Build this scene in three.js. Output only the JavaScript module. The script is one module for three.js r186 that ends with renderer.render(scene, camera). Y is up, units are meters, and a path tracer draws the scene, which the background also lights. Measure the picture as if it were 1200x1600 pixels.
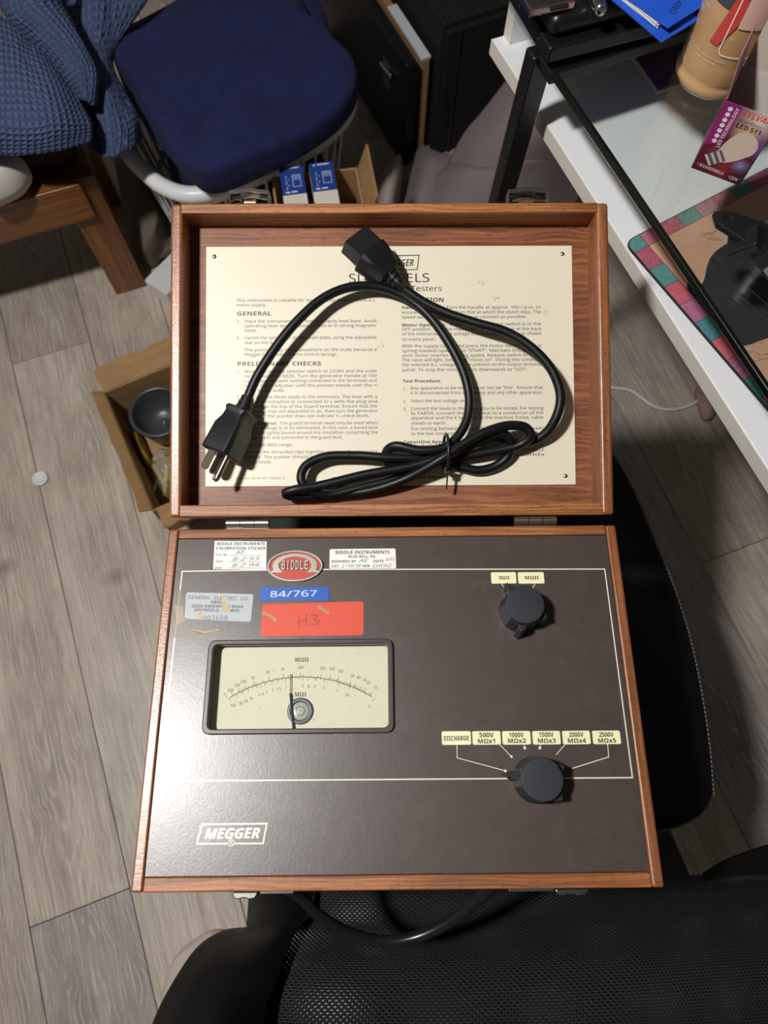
import * as THREE from 'three';
import { RoundedBoxGeometry } from 'three/addons/geometries/RoundedBoxGeometry.js';
import { mergeGeometries, toCreasedNormals } from 'three/addons/utils/BufferGeometryUtils.js';
import { FontLoader } from 'three/addons/loaders/FontLoader.js';
import { TextGeometry } from 'three/addons/geometries/TextGeometry.js';

// ---------------------------------------------------------------- camera, lamp, exposure
const scene = new THREE.Scene();
scene.background = new THREE.Color(0x000000);
const camera = new THREE.PerspectiveCamera(71.6, 0.75, 0.02, 20);
camera.position.set(0, 1.25, 0);
camera.up.set(-0, 0.3317, -0.9434);
camera.lookAt(0.009, 0.3067, -0.3317);
camera.focus = 0.56;
camera.userData.fStop = 9;
const renderer = new THREE.WebGLRenderer({ antialias: true });
renderer.toneMapping = THREE.LinearToneMapping;
renderer.toneMappingExposure = 1.0;
renderer.shadowMap.enabled = true;

const ROOM_TURN = 0.3503;                     // the planks, stool and desk are square with the room
const LAMP = [-0.62, 2.06, -0.1];
const lampLight = new THREE.PointLight(0xfffdfa, 7.8, 0, 2);
lampLight.position.set(...LAMP);
lampLight.castShadow = true;
lampLight.shadow.radius = 3;                  // a globe of 6 cm radius
scene.add(lampLight);

// ---------------------------------------------------------------- small tools
let seed = 20240611;
const rnd = () => { seed = (seed * 1664525 + 1013904223) >>> 0; return seed / 4294967296; };
const rr = (a, b) => a + (b - a) * rnd();
const V = (a) => new THREE.Vector3(...a);
const used = {};
const numbered = (n) => { const k = (used[n] = (used[n] ?? -1) + 1); return k ? `${n}_${String(k).padStart(3, '0')}` : n; };
function shadows(o) { o.castShadow = true; o.receiveShadow = true; return o; }
function tag(o, label, category, group) { o.userData.label = label; o.userData.category = category; if (group) o.userData.group = group; return o; }
function thing(name, label, category, pos = [0, 0, 0], turn = 0, group) {
  const o = new THREE.Group(); o.name = numbered(name); o.position.set(...pos); o.rotation.y = turn; scene.add(o);
  return tag(o, label, category, group);
}
function part(name, geo, mat, parent, label) {
  const m = shadows(new THREE.Mesh(geo, mat)); m.name = numbered(name); if (label) m.userData.label = label;
  parent.add(m); return m;
}
function solo(name, geo, mat, label, category, pos = [0, 0, 0], turn = 0, group) {
  const m = part(name, geo, mat, scene); m.position.set(...pos); m.rotation.y = turn; return tag(m, label, category, group);
}
function struct(name, geo, mat) { const m = part(name, geo, mat, scene); m.userData.kind = 'structure'; return m; }
function sub(name, parent) { const g = new THREE.Group(); g.name = numbered(name); parent.add(g); return g; }

// metre UVs by the dominant side of each face; the grain (u) runs along the given axis
function uvBox(g, grain = 'x') {
  const p = g.attributes.position, n = g.attributes.normal, uv = new Float32Array(p.count * 2);
  const o1 = rnd(), o2 = rnd();
  for (let i = 0; i < p.count; i++) {
    const x = p.getX(i), y = p.getY(i), z = p.getZ(i), a = Math.abs(n.getX(i)), b = Math.abs(n.getY(i)), c = Math.abs(n.getZ(i));
    let u, v;
    if (grain === 'x') { u = x; v = b >= c ? z : y; if (a > b && a > c) { u = y; v = z; } }
    else if (grain === 'z') { u = z; v = b >= a ? x : y; if (c > a && c > b) { u = x; v = y; } }
    else { u = y; v = a >= c ? z : x; if (b > a && b > c) { u = x; v = z; } }
    uv[i * 2] = u + o1; uv[i * 2 + 1] = v + o2;
  }
  g.setAttribute('uv', new THREE.BufferAttribute(uv, 2)); return g;
}
function box(w, h, d, x = 0, y = 0, z = 0, r = 0.001, grain = 'x') {
  const g = new RoundedBoxGeometry(w, h, d, 2, Math.min(r, w / 2.1, h / 2.1, d / 2.1)); g.translate(x, y, z); return uvBox(g, grain);
}
// a bar between two points (square section a x b)
function bar(p, q, a, b, r = 0.001) {
  const d = V(q).sub(V(p)), L = d.length(), g = new RoundedBoxGeometry(a, L, b, 2, Math.min(r, a / 2.1, b / 2.1));
  uvBox(g, 'y'); g.applyQuaternion(new THREE.Quaternion().setFromUnitVectors(new THREE.Vector3(0, 1, 0), d.clone().normalize()));
  g.translate((p[0] + q[0]) / 2, (p[1] + q[1]) / 2, (p[2] + q[2]) / 2); return g;
}
function tube(pts, r, seg = 80, rad = 12, closed = false, tension = 0.5) {
  return new THREE.TubeGeometry(new THREE.CatmullRomCurve3(pts.map(V), closed, 'centripetal', tension), seg, r, rad, closed);
}
function capped(pts, r, seg = 80, rad = 12) {
  const t = tube(pts, r, seg, rad), s = [];
  for (const k of [0, pts.length - 1]) { const g = new THREE.SphereGeometry(r, rad, 8); g.translate(...pts[k]); s.push(g); }
  return mergeGeometries([t, ...s]);
}
const lathe = (pts, seg = 48) => new THREE.LatheGeometry(pts.map(([x, y]) => new THREE.Vector2(x, y)), seg);
function cyl(r1, r2, h, seg = 32) { return new THREE.CylinderGeometry(r1, r2, h, seg); }
function roundedShape(w, h, r) {
  const s = new THREE.Shape(), x = w / 2, y = h / 2;
  s.moveTo(-x + r, -y); s.lineTo(x - r, -y); s.quadraticCurveTo(x, -y, x, -y + r); s.lineTo(x, y - r); s.quadraticCurveTo(x, y, x - r, y);
  s.lineTo(-x + r, y); s.quadraticCurveTo(-x, y, -x, y - r); s.lineTo(-x, -y + r); s.quadraticCurveTo(-x, -y, -x + r, -y); return s;
}
const polyShape = (pts) => new THREE.Shape(pts.map(([x, y]) => new THREE.Vector2(x, y)));
// an outline in (x, z), raised along y by h
function plateXZ(shape, h, bevel = 0, holes = []) {
  shape.holes.push(...holes);
  const g = new THREE.ExtrudeGeometry(shape, { depth: Math.max(1e-5, h - 2 * bevel), bevelEnabled: bevel > 0, bevelThickness: bevel, bevelSize: bevel, bevelOffset: -bevel, bevelSegments: 2, curveSegments: 16 });
  g.translate(0, 0, bevel); g.rotateX(-Math.PI / 2); g.scale(1, 1, -1); flip(g); return g;
}
function flip(g) {
  if (g.index) { const a = g.index.array; for (let i = 0; i < a.length; i += 3) { const t = a[i]; a[i] = a[i + 2]; a[i + 2] = t; } }
  else for (const k of Object.keys(g.attributes)) { const at = g.attributes[k], s = at.itemSize, A = at.array; for (let i = 0; i < at.count; i += 3) for (let j = 0; j < s; j++) { const t = A[i * s + j]; A[i * s + j] = A[(i + 2) * s + j]; A[(i + 2) * s + j] = t; } }
  g.computeVertexNormals(); return g;
}
// quilted lump: a closed outline in (x, z), swelling from y0 to y0 + H with rounded sides
function blob(outline, y0, H, { p = 4, bump = () => 0, nr = 26, m = 110, round = true, flat = 0 } = {}) {
  const c = new THREE.CatmullRomCurve3(outline.map(([x, z]) => new THREE.Vector3(x, 0, z)), true, 'centripetal');
  const ring = round ? c.getSpacedPoints(m).slice(0, m) : Array.from({ length: m }, (_, i) => { const t = i / m * outline.length, k = Math.floor(t), f = t - k, a = outline[k], b = outline[(k + 1) % outline.length]; return new THREE.Vector3(a[0] + (b[0] - a[0]) * f, 0, a[1] + (b[1] - a[1]) * f); });
  let cx = 0, cz = 0; for (const q of ring) { cx += q.x / m; cz += q.z / m; }
  const pos = [], uv = [], idx = [];
  const S = []; for (let i = 0; i <= nr; i++) S.push(Math.pow(Math.sin((1 - i / nr) * Math.PI / 2), 0.55));
  const rows = [0.9, ...S];
  rows.forEach((s, k) => {
    for (const q of ring) {
      const ss = k === 0 ? 0.97 : s, x = cx + (q.x - cx) * ss, z = cz + (q.z - cz) * ss;
      const y = k === 0 ? y0 : y0 + 0.15 * H * 0 + H * (0.25 + 0.75 * Math.pow(Math.max(0, 1 - Math.pow(s, p)), 1 / p)) + bump(x, z, s);
      pos.push(x, k === 0 ? y0 : y, z); uv.push(x, z);
    }
  });
  for (let k = 0; k < rows.length - 1; k++) for (let i = 0; i < m; i++) { const a = k * m + i, b = k * m + (i + 1) % m, d = a + m, e = b + m; idx.push(a, d, b, b, d, e); }
  const cB = pos.length / 3; pos.push(cx, y0, cz); uv.push(cx, cz); for (let i = 0; i < m; i++) idx.push(cB, i, (i + 1) % m);
  const g = new THREE.BufferGeometry(); g.setAttribute('position', new THREE.Float32BufferAttribute(pos, 3)); g.setAttribute('uv', new THREE.Float32BufferAttribute(uv, 2)); g.setIndex(idx); g.computeVertexNormals();
  return fixWinding(g);
}
function fixWinding(g) {       // make the signed volume positive
  const p = g.attributes.position, a = g.index.array; let v = 0; const A = new THREE.Vector3(), B = new THREE.Vector3(), C = new THREE.Vector3();
  for (let i = 0; i < a.length; i += 3) { A.fromBufferAttribute(p, a[i]); B.fromBufferAttribute(p, a[i + 1]); C.fromBufferAttribute(p, a[i + 2]); v += A.dot(B.cross(C)); }
  if (v < 0) flip(g); return g;
}
// a sheet of cloth f(u, v) -> [x, y, z] with a thickness, closed all round
function sheet(f, nu, nv, th, lu = 1, lv = 1) {
  const P = [], N = [];
  for (let j = 0; j <= nv; j++) for (let i = 0; i <= nu; i++) P.push(V(f(i / nu, j / nv)));
  const at = (i, j) => P[Math.max(0, Math.min(nv, j)) * (nu + 1) + Math.max(0, Math.min(nu, i))];
  for (let j = 0; j <= nv; j++) for (let i = 0; i <= nu; i++) N.push(at(i + 1, j).clone().sub(at(i - 1, j)).cross(at(i, j + 1).clone().sub(at(i, j - 1))).normalize());
  const pos = [], uv = [], idx = [], W = nu + 1, K = P.length;
  for (const s of [0.5, -0.5]) P.forEach((q, k) => { pos.push(q.x + N[k].x * th * s, q.y + N[k].y * th * s, q.z + N[k].z * th * s); uv.push((k % W) / nu * lu, Math.floor(k / W) / nv * lv); });
  for (let j = 0; j < nv; j++) for (let i = 0; i < nu; i++) { const a = j * W + i, b = a + 1, c = a + W, d = c + 1; idx.push(a, b, c, b, d, c, K + a, K + c, K + b, K + b, K + c, K + d); }
  const edge = []; for (let i = 0; i < nu; i++) edge.push([i, i + 1]); for (let j = 0; j < nv; j++) edge.push([j * W + nu, (j + 1) * W + nu]);
  for (let i = nu; i > 0; i--) edge.push([nv * W + i, nv * W + i - 1]); for (let j = nv; j > 0; j--) edge.push([j * W, (j - 1) * W]);
  for (const [a, b] of edge) idx.push(a, K + a, b, b, K + a, K + b);
  const g = new THREE.BufferGeometry(); g.setAttribute('position', new THREE.Float32BufferAttribute(pos, 3)); g.setAttribute('uv', new THREE.Float32BufferAttribute(uv, 2)); g.setIndex(idx); g.computeVertexNormals(); return g;
}
// a spline through rows of control points -> surface function for sheet()
function loft(rows) {
  const curves = rows.map((r) => new THREE.CatmullRomCurve3(r.map(V), false, 'centripetal'));
  return (u, v) => new THREE.CatmullRomCurve3(curves.map((c) => c.getPoint(u)), false, 'centripetal').getPoint(v).toArray();
}

// ---------------------------------------------------------------- noise and textures
const H2 = (x, y, s) => { let h = Math.imul(x, 374761393) ^ Math.imul(y, 668265263) ^ Math.imul(s, 2147483647 ^ 0x5bd1e995); h = Math.imul(h ^ (h >>> 13), 1274126177); return ((h ^ (h >>> 16)) >>> 0) / 4294967296; };
function noise(x, y, s = 0, px = 0, py = 0) {     // value noise, optionally tiling with whole periods
  const xi = Math.floor(x), yi = Math.floor(y), fx = x - xi, fy = y - yi, u = fx * fx * (3 - 2 * fx), v = fy * fy * (3 - 2 * fy);
  const w = (a, p) => (p ? ((a % p) + p) % p : a);
  const a = H2(w(xi, px), w(yi, py), s), b = H2(w(xi + 1, px), w(yi, py), s), c = H2(w(xi, px), w(yi + 1, py), s), d = H2(w(xi + 1, px), w(yi + 1, py), s);
  return a + (b - a) * u + (c - a) * v + (a - b - c + d) * u * v;
}
const fbm = (x, y, s, px = 0, py = 0) => 0.53 * noise(x, y, s, px, py) + 0.27 * noise(2 * x, 2 * y, s + 1, 2 * px, 2 * py) + 0.2 * noise(4 * x, 4 * y, s + 2, 4 * px, 4 * py);
const hex = (h) => [(h >> 16) & 255, (h >> 8) & 255, h & 255];
const mix = (a, b, t) => [a[0] + (b[0] - a[0]) * t, a[1] + (b[1] - a[1]) * t, a[2] + (b[2] - a[2]) * t];
const clamp = (t, a = 0, b = 1) => Math.max(a, Math.min(b, t));
function tex(w, h, fn, { srgb = true, rep = [1, 1] } = {}) {      // fn(i, j) -> [r, g, b] 0..255 or one grey value
  const d = new Uint8Array(w * h * 4);
  for (let j = 0; j < h; j++) for (let i = 0; i < w; i++) { const c = fn(i, j), k = (j * w + i) * 4; if (typeof c === 'number') d[k] = d[k + 1] = d[k + 2] = c; else { d[k] = c[0]; d[k + 1] = c[1]; d[k + 2] = c[2]; } d[k + 3] = 255; }
  const t = new THREE.DataTexture(d, w, h); t.wrapS = t.wrapT = THREE.RepeatWrapping; t.magFilter = THREE.LinearFilter; t.minFilter = THREE.LinearMipmapLinearFilter; t.generateMipmaps = true;
  if (srgb) t.colorSpace = THREE.SRGBColorSpace; t.repeat.set(...rep); t.needsUpdate = true; return t;
}
function canvasTex(w, h, draw) {
  const c = document.createElement('canvas'); c.width = w; c.height = h; const x = c.getContext('2d'); draw(x);
  const t = new THREE.CanvasTexture(c); t.colorSpace = THREE.SRGBColorSpace; t.anisotropy = 8; return t;
}
const mat = (color, roughness = 0.6, extra = {}) => new THREE.MeshStandardMaterial({ color, roughness, ...extra });
const phys = (color, roughness = 0.6, extra = {}) => new THREE.MeshPhysicalMaterial({ color, roughness, ...extra });

// drawing aids in millimetres: S pixels to the millimetre, origin ox, oz
function mmPen(x, S, ox, oz) {
  const X = (u) => (u + ox) * S, Z = (v) => (v + oz) * S;
  const pen = {
    line(pts, w, col) { x.strokeStyle = col; x.lineWidth = w * S; x.lineJoin = 'miter'; x.beginPath(); pts.forEach(([u, v], i) => (i ? x.lineTo(X(u), Z(v)) : x.moveTo(X(u), Z(v)))); x.stroke(); },
    poly(pts, col) { x.fillStyle = col; x.beginPath(); pts.forEach(([u, v], i) => (i ? x.lineTo(X(u), Z(v)) : x.moveTo(X(u), Z(v)))); x.closePath(); x.fill(); },
    dot(u, v, r, col) { x.fillStyle = col; x.beginPath(); x.arc(X(u), Z(v), r * S, 0, 7); x.fill(); },
    rbox(u0, v0, u1, v1, r, col) { x.fillStyle = col; x.beginPath(); x.roundRect(X(u0), Z(v0), (u1 - u0) * S, (v1 - v0) * S, r * S); x.fill(); },
    // text fitted between u0 and u1, vertically centred on v, with capitals h mm high
    fit(s, u0, v0, u1, v1, h, col, font = 'sans-serif', style = '') {
      const px = h * S / 0.72; x.save(); x.translate(X(u0), Z(v0)); x.rotate(Math.atan2(v1 - v0, u1 - u0)); x.font = `${style} ${px.toFixed(2)}px ${font}`; x.textBaseline = 'alphabetic'; x.textAlign = 'left'; x.fillStyle = col;
      const w = x.measureText(s).width, L = Math.hypot(u1 - u0, v1 - v0) * S; x.scale(L / w, 1); x.fillText(s, 0, px * 0.36); x.restore();
    },
    text(s, u, v, h, col, font = 'sans-serif', style = '', turn = 0, sx = 1) {
      const px = h * S / 0.72; x.save(); x.translate(X(u), Z(v)); x.rotate(turn); x.scale(sx, 1); x.font = `${style} ${px.toFixed(2)}px ${font}`; x.textAlign = 'center'; x.fillStyle = col; x.fillText(s, 0, px * 0.36); x.restore();
    },
    hand(strokes, w, col) { for (const s of strokes) { x.strokeStyle = col; x.lineWidth = w * S; x.lineCap = 'round'; x.lineJoin = 'round'; x.beginPath(); s.forEach(([u, v], i) => (i ? x.lineTo(X(u), Z(v)) : x.moveTo(X(u), Z(v)))); x.stroke(); } },
  };
  return pen;
}

// ---------------------------------------------------------------- materials
function woodTex(w, h, dark, lite, { streak = 60, pore = 0.55, fig = 5, s = 1, contrast = 1, cross = 0 } = {}) {
  const D = hex(dark), L = hex(lite);
  return tex(w, h, (i, j) => {
    const u = i / w, v = j / h, bend = fbm(u * 4, v * 3, s, 4, 3) * 0.09;
    let t = fbm((u + 0.0) * fig, (v + bend) * streak, s + 7, fig, 0);
    t = 0.5 + (t - 0.5) * 2.0 * contrast + (fbm(u * 3, v * 5, s + 30, 3, 5) - 0.5) * 0.6;
    const por = noise(u * 90, v * h * 0.5, s + 11, 90, 0); if (por > 0.74) t -= pore * (por - 0.74) * 4;
    if (cross) { const q = noise(u * 512, v * 30, s + 50, 512, 30); if (q > 0.62) t -= cross * (q - 0.62) * 2.4; }
    return mix(D, L, clamp(t));
  });
}
const woodBump = tex(1024, 256, (i, j) => { const p = noise(i / 1024 * 90, j * 0.5, 31, 90, 128), q = noise(i / 1024 * 40, j * 0.25, 32, 40, 64); return 200 - (p > 0.7 ? (p - 0.7) * 450 : 0) - q * 40; }, { srgb: false, rep: [2.5, 12] });
const crossBump = tex(1024, 256, (i, j) => { const p = noise(i / 1024 * 90, j * 0.5, 31, 90, 128), c = noise(i * 0.5, j / 256 * 30, 5, 512, 30), q = noise(i * 0.25, j * 0.5, 9, 256, 128); return 215 - (p > 0.6 ? (p - 0.6) * 220 : 0) - (c > 0.5 ? (c - 0.5) * 220 : 0) - q * 60; }, { srgb: false, rep: [2.5, 12] });
const caseMap = woodTex(1024, 512, 0x6f3f20, 0xb07242, { s: 3, fig: 5, streak: 70, contrast: 0.9, pore: 0.8 }); caseMap.repeat.set(2.5, 12);
const caseMap2 = woodTex(1024, 512, 0x6c3d20, 0xa5673b, { s: 8, fig: 5, streak: 60, contrast: 0.7, pore: 0.7, cross: 0.5 }); caseMap2.repeat.set(2.5, 12);
const boardMap = woodTex(1024, 512, 0x5a3019, 0x955c39, { s: 15, fig: 6, streak: 90, pore: 0.6, contrast: 0.75 }); boardMap.repeat.set(2.5, 6);
const railMat = mat(0xffffff, 0.46, { map: caseMap, bumpMap: woodBump, bumpScale: 0.0001 });
const sideMat = phys(0xffffff, 0.38, { ior: 1.7,  map: caseMap2, bumpMap: crossBump, bumpScale: 0.00011 });
const boardMat = mat(0xffffff, 0.48, { map: boardMap, bumpMap: woodBump, bumpScale: 0.0001 });
const chrome = mat(0xd9d9d6, 0.16, { metalness: 1 });
const nickel = mat(0xb9b6ae, 0.32, { metalness: 1 });
const blackPlastic = mat(0x17181b, 0.42);
const rubber = mat(0x151517, 0.38);
const creamPrint = '#efe9cf', labelCream = '#f4f0c4', ink = '#26231f';

// ---------------------------------------------------------------- the insulation tester
const CASE_H = 0.2;
const BO = V([0.0119, 0.7405, -0.0456]), BX = new THREE.Matrix4().makeBasis(...[[0.9999, 0.0109, -0.0065], [-0.0111, 0.9994, -0.0315], [0.0062, 0.0316, 0.9995]].map(V));
const tester = thing('insulation_tester', 'open wooden cased tester with brown meter panel and cream instruction plate in its lid', 'test instrument');
tester.quaternion.setFromRotationMatrix(BX);
tester.position.copy(BO.clone().sub(V([0, CASE_H, 0]).applyMatrix4(BX)));
const W = 0.34, D = 0.2458, WALL = 0.0076;
part('case_board', box(W - 2 * WALL - 0.0004, CASE_H, WALL, 0, CASE_H / 2, -D / 2 + WALL / 2, 0.0012, 'x'), railMat, tester);
part('case_board', box(W - 2 * WALL - 0.0004, CASE_H, WALL + 0.0012, 0, CASE_H / 2, D / 2 - WALL / 2 - 0.0006, 0.0012, 'x'), railMat, tester);
for (const s of [-1, 1]) part('case_board', box(WALL, CASE_H, D, s * (W / 2 - WALL / 2), CASE_H / 2, 0, 0.0016, 'z'), sideMat, tester);
part('case_bottom', box(W - 2 * WALL, 0.006, D - 2 * WALL, 0, 0.004, 0, 0.0005), boardMat, tester);

// panel: printed brown sheet with a window cut out
const PW = W - 2 * WALL - 0.0008, PD = D - 2 * WALL - 0.002, PZ = -0.0006, PY = CASE_H - 0.0012;
const win = { x0: -0.1395, x1: 0.0012, z0: -0.0465, z1: 0.0148 };
{
  const a = [[-0.129, 0, -0.0341]], b = [[-0.0039, 0, -0.0342]], c = [[-0.0052, 0, 0.0232]], d = [[-0.1285, 0, 0.0239]];
  win.x0 = (a[0][0] + d[0][0]) / 2; win.x1 = (b[0][0] + c[0][0]) / 2; win.z0 = (a[0][2] + b[0][2]) / 2; win.z1 = (c[0][2] + d[0][2]) / 2;
}
const wcx = (win.x0 + win.x1) / 2, wcz = (win.z0 + win.z1) / 2, ww = win.x1 - win.x0, wd = win.z1 - win.z0;
function planarUV(g, x0, z0, w, d) {
  const p = g.attributes.position, uv = new Float32Array(p.count * 2);
  for (let i = 0; i < p.count; i++) { uv[2 * i] = (p.getX(i) - x0) / w; uv[2 * i + 1] = 1 - (p.getZ(i) - z0) / d; }
  g.setAttribute('uv', new THREE.BufferAttribute(uv, 2)); return g;
}
const PS = 6.2;
const panelMap = canvasTex(2016, 1440, (x) => {
  x.fillStyle = '#463b37'; x.fillRect(0, 0, 2016, 1440);
  const m = mmPen(x, PS, 162.6, 116.1);
  for (let k = 0; k < 900; k++) { x.fillStyle = `rgba(${rnd() < 0.5 ? '120,108,100' : '40,34,32'},${rr(0.02, 0.07).toFixed(3)})`; x.beginPath(); x.ellipse(rr(0, 2016), rr(0, 1440), rr(6, 70), rr(4, 40), rr(0, 3), 0, 7); x.fill(); }
  m.line([[-93.31, -90.15], [-157.11, -89.81], [-159.29, 56.47], [158.76, 57.27], [157.87, -88.32], [-52.82, -90.23]], 0.85, creamPrint);
  // range switch labels
  for (const [a, b, s] of [[[72.78, -86.72], [91.41, -77.94], 'MΩI'], [[92.74, -86.52], [112.14, -77.73], 'MΩII']]) {
    m.rbox(a[0], a[1], b[0], b[1], 1, labelCream); const w = s.length * 1.35;
    const cx = (a[0] + b[0]) / 2 + 0.4, cz = (a[1] + b[1]) / 2; m.fit(s, cx - w, cz, cx + w, cz, 2.5, ink, 'serif', 'bold');
  }
  m.line([[80.26, -78.05], [82.15, -74.63]], 0.5, creamPrint); m.dot(82.35, -74.14, 0.75, creamPrint);
  m.line([[105.29, -77.8], [102.88, -74.42]], 0.5, creamPrint); m.dot(102.6, -73.93, 0.75, creamPrint);
  // voltage labels
  const V6 = [[[31.78, 26.29], [51.75, 35.2], 'DISCHARGE', ''], [[52.75, 26.4], [72.13, 35.31], '500V', 'MΩx1'], [[73.27, 26.56], [92.61, 35.43], '1000V', 'MΩx2'], [[93.87, 26.67], [112.99, 35.54], '1500V', 'MΩx3'], [[114.39, 26.79], [133.46, 35.65], '2000V', 'MΩx4'], [[134.99, 26.9], [154.06, 35.77], '2500V', 'MΩx5']];
  for (const [a, b, s, t] of V6) {
    m.rbox(a[0], a[1], b[0], b[1], 1.1, labelCream); const cx = (a[0] + b[0]) / 2, h = b[1] - a[1];
    if (!t) m.fit(s, a[0] + 1.2, a[1] + h / 2, b[0] - 1.2, a[1] + h / 2, 3.2, ink, 'sans-serif', 'bold');
    else { m.fit(s, cx - 5, a[1] + h * 0.29, cx + 5, a[1] + h * 0.29, 3, ink, 'sans-serif', 'bold'); m.fit(t, cx - 6.4, a[1] + h * 0.73, cx + 6.4, a[1] + h * 0.73, 2.9, ink, 'sans-serif', 'bold'); }
  }
  m.line([[41.91, 34.94], [41.72, 43.59], [73.39, 52.03]], 0.5, creamPrint); m.dot(73.81, 52.16, 0.85, creamPrint);
  m.line([[71.09, 35.22], [78.57, 43.13]], 0.5, creamPrint); m.dot(78.57, 43.13, 0.85, creamPrint);
  m.line([[87.64, 35.38], [88.11, 37.66]], 0.5, creamPrint); m.dot(88.11, 37.66, 0.95, creamPrint);
  m.line([[99.18, 35.49], [98.33, 37.76]], 0.5, creamPrint); m.dot(98.33, 37.76, 0.95, creamPrint);
  m.line([[115.96, 35.44], [108.99, 42.19]], 0.5, creamPrint);
  m.line([[144.72, 35.51], [144.54, 43.96], [118.23, 51.24]], 0.55, creamPrint);
  // maker's mark in a slanted frame
  const lg = [[-127.91, 83.28], [-85.29, 83.29], [-87.2, 95.09], [-130.27, 94.88]];
  m.line([...lg, lg[0], lg[1]], 0.95, creamPrint);
  const t0 = [-126.4, 88.84], t1 = [-90.24, 88.8];
  x.save(); m.fit('MEGGER', t0[0], t0[1], t1[0], t1[1], 6.2, creamPrint, 'sans-serif', 'italic bold'); m.fit('MEGGER', t0[0] + 0.25, t0[1], t1[0] + 0.25, t1[1], 6.2, creamPrint, 'sans-serif', 'italic bold'); x.restore();
  const rc = [-108.08, 94.52]; m.dot(rc[0], rc[1], 2.5, '#463b37'); x.strokeStyle = creamPrint; x.lineWidth = 0.4 * PS; x.beginPath(); x.arc((rc[0] + 162.6) * PS, (rc[1] + 116.1) * PS, 1.9 * PS, 0, 7); x.stroke(); m.text('R', rc[0], rc[1], 2, creamPrint);
  // dust specks, scuffs and scratches
  for (let k = 0; k < 420; k++) { x.fillStyle = `rgba(${rnd() < 0.75 ? '205,196,184' : '24,20,18'},${rr(0.15, 0.75).toFixed(2)})`; const r = rr(0.4, 1.7); x.fillRect(rr(0, 2016), rr(0, 1440), r * rr(0.6, 1.6), r); }
  for (let k = 0; k < 40; k++) { x.strokeStyle = `rgba(${rnd() < 0.6 ? '165,155,146' : '25,21,20'},${rr(0.1, 0.32).toFixed(2)})`; x.lineWidth = rr(0.5, 1.3); const a = rr(0, 2016), b = rr(0, 1440), t = rr(0, 6.3), L = rr(8, 60); x.beginPath(); x.moveTo(a, b); x.quadraticCurveTo(a + L * 0.5 * Math.cos(t), b + L * 0.5 * Math.sin(t), a + L * Math.cos(t + 0.2), b + L * Math.sin(t + 0.2)); x.stroke(); }
  m.line([[-135.17, 67.63], [-129.96, 73.96]], 0.5, 'rgba(28,26,30,0.8)'); m.line([[-135.92, 78.18], [-127.39, 74.37], [-115.94, 74.87], [-108.59, 77.27]], 0.3, 'rgba(30,28,30,0.6)');
  m.line([[-81.05, 23.73], [-82.99, 29.17]], 0.3, 'rgba(30,26,24,0.7)'); m.line([[-84.34, 28.32], [-77.39, 27.13]], 0.3, 'rgba(30,26,24,0.7)'); m.dot(-133.77, 49.26, 0.6, 'rgba(25,22,22,0.9)');
});
const panelBump = tex(512, 512, (i, j) => 128 + (fbm(i / 512 * 70, j / 512 * 70, 41, 70, 70) - 0.5) * 150 + (noise(i / 512 * 16, j / 512 * 16, 44, 16, 16) - 0.5) * 60, { srgb: false, rep: [4.2, 3] });
const panelMat = phys(0xffffff, 0.36, { map: panelMap, bumpMap: panelBump, bumpScale: 0.00006, ior: 1.66 });
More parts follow.
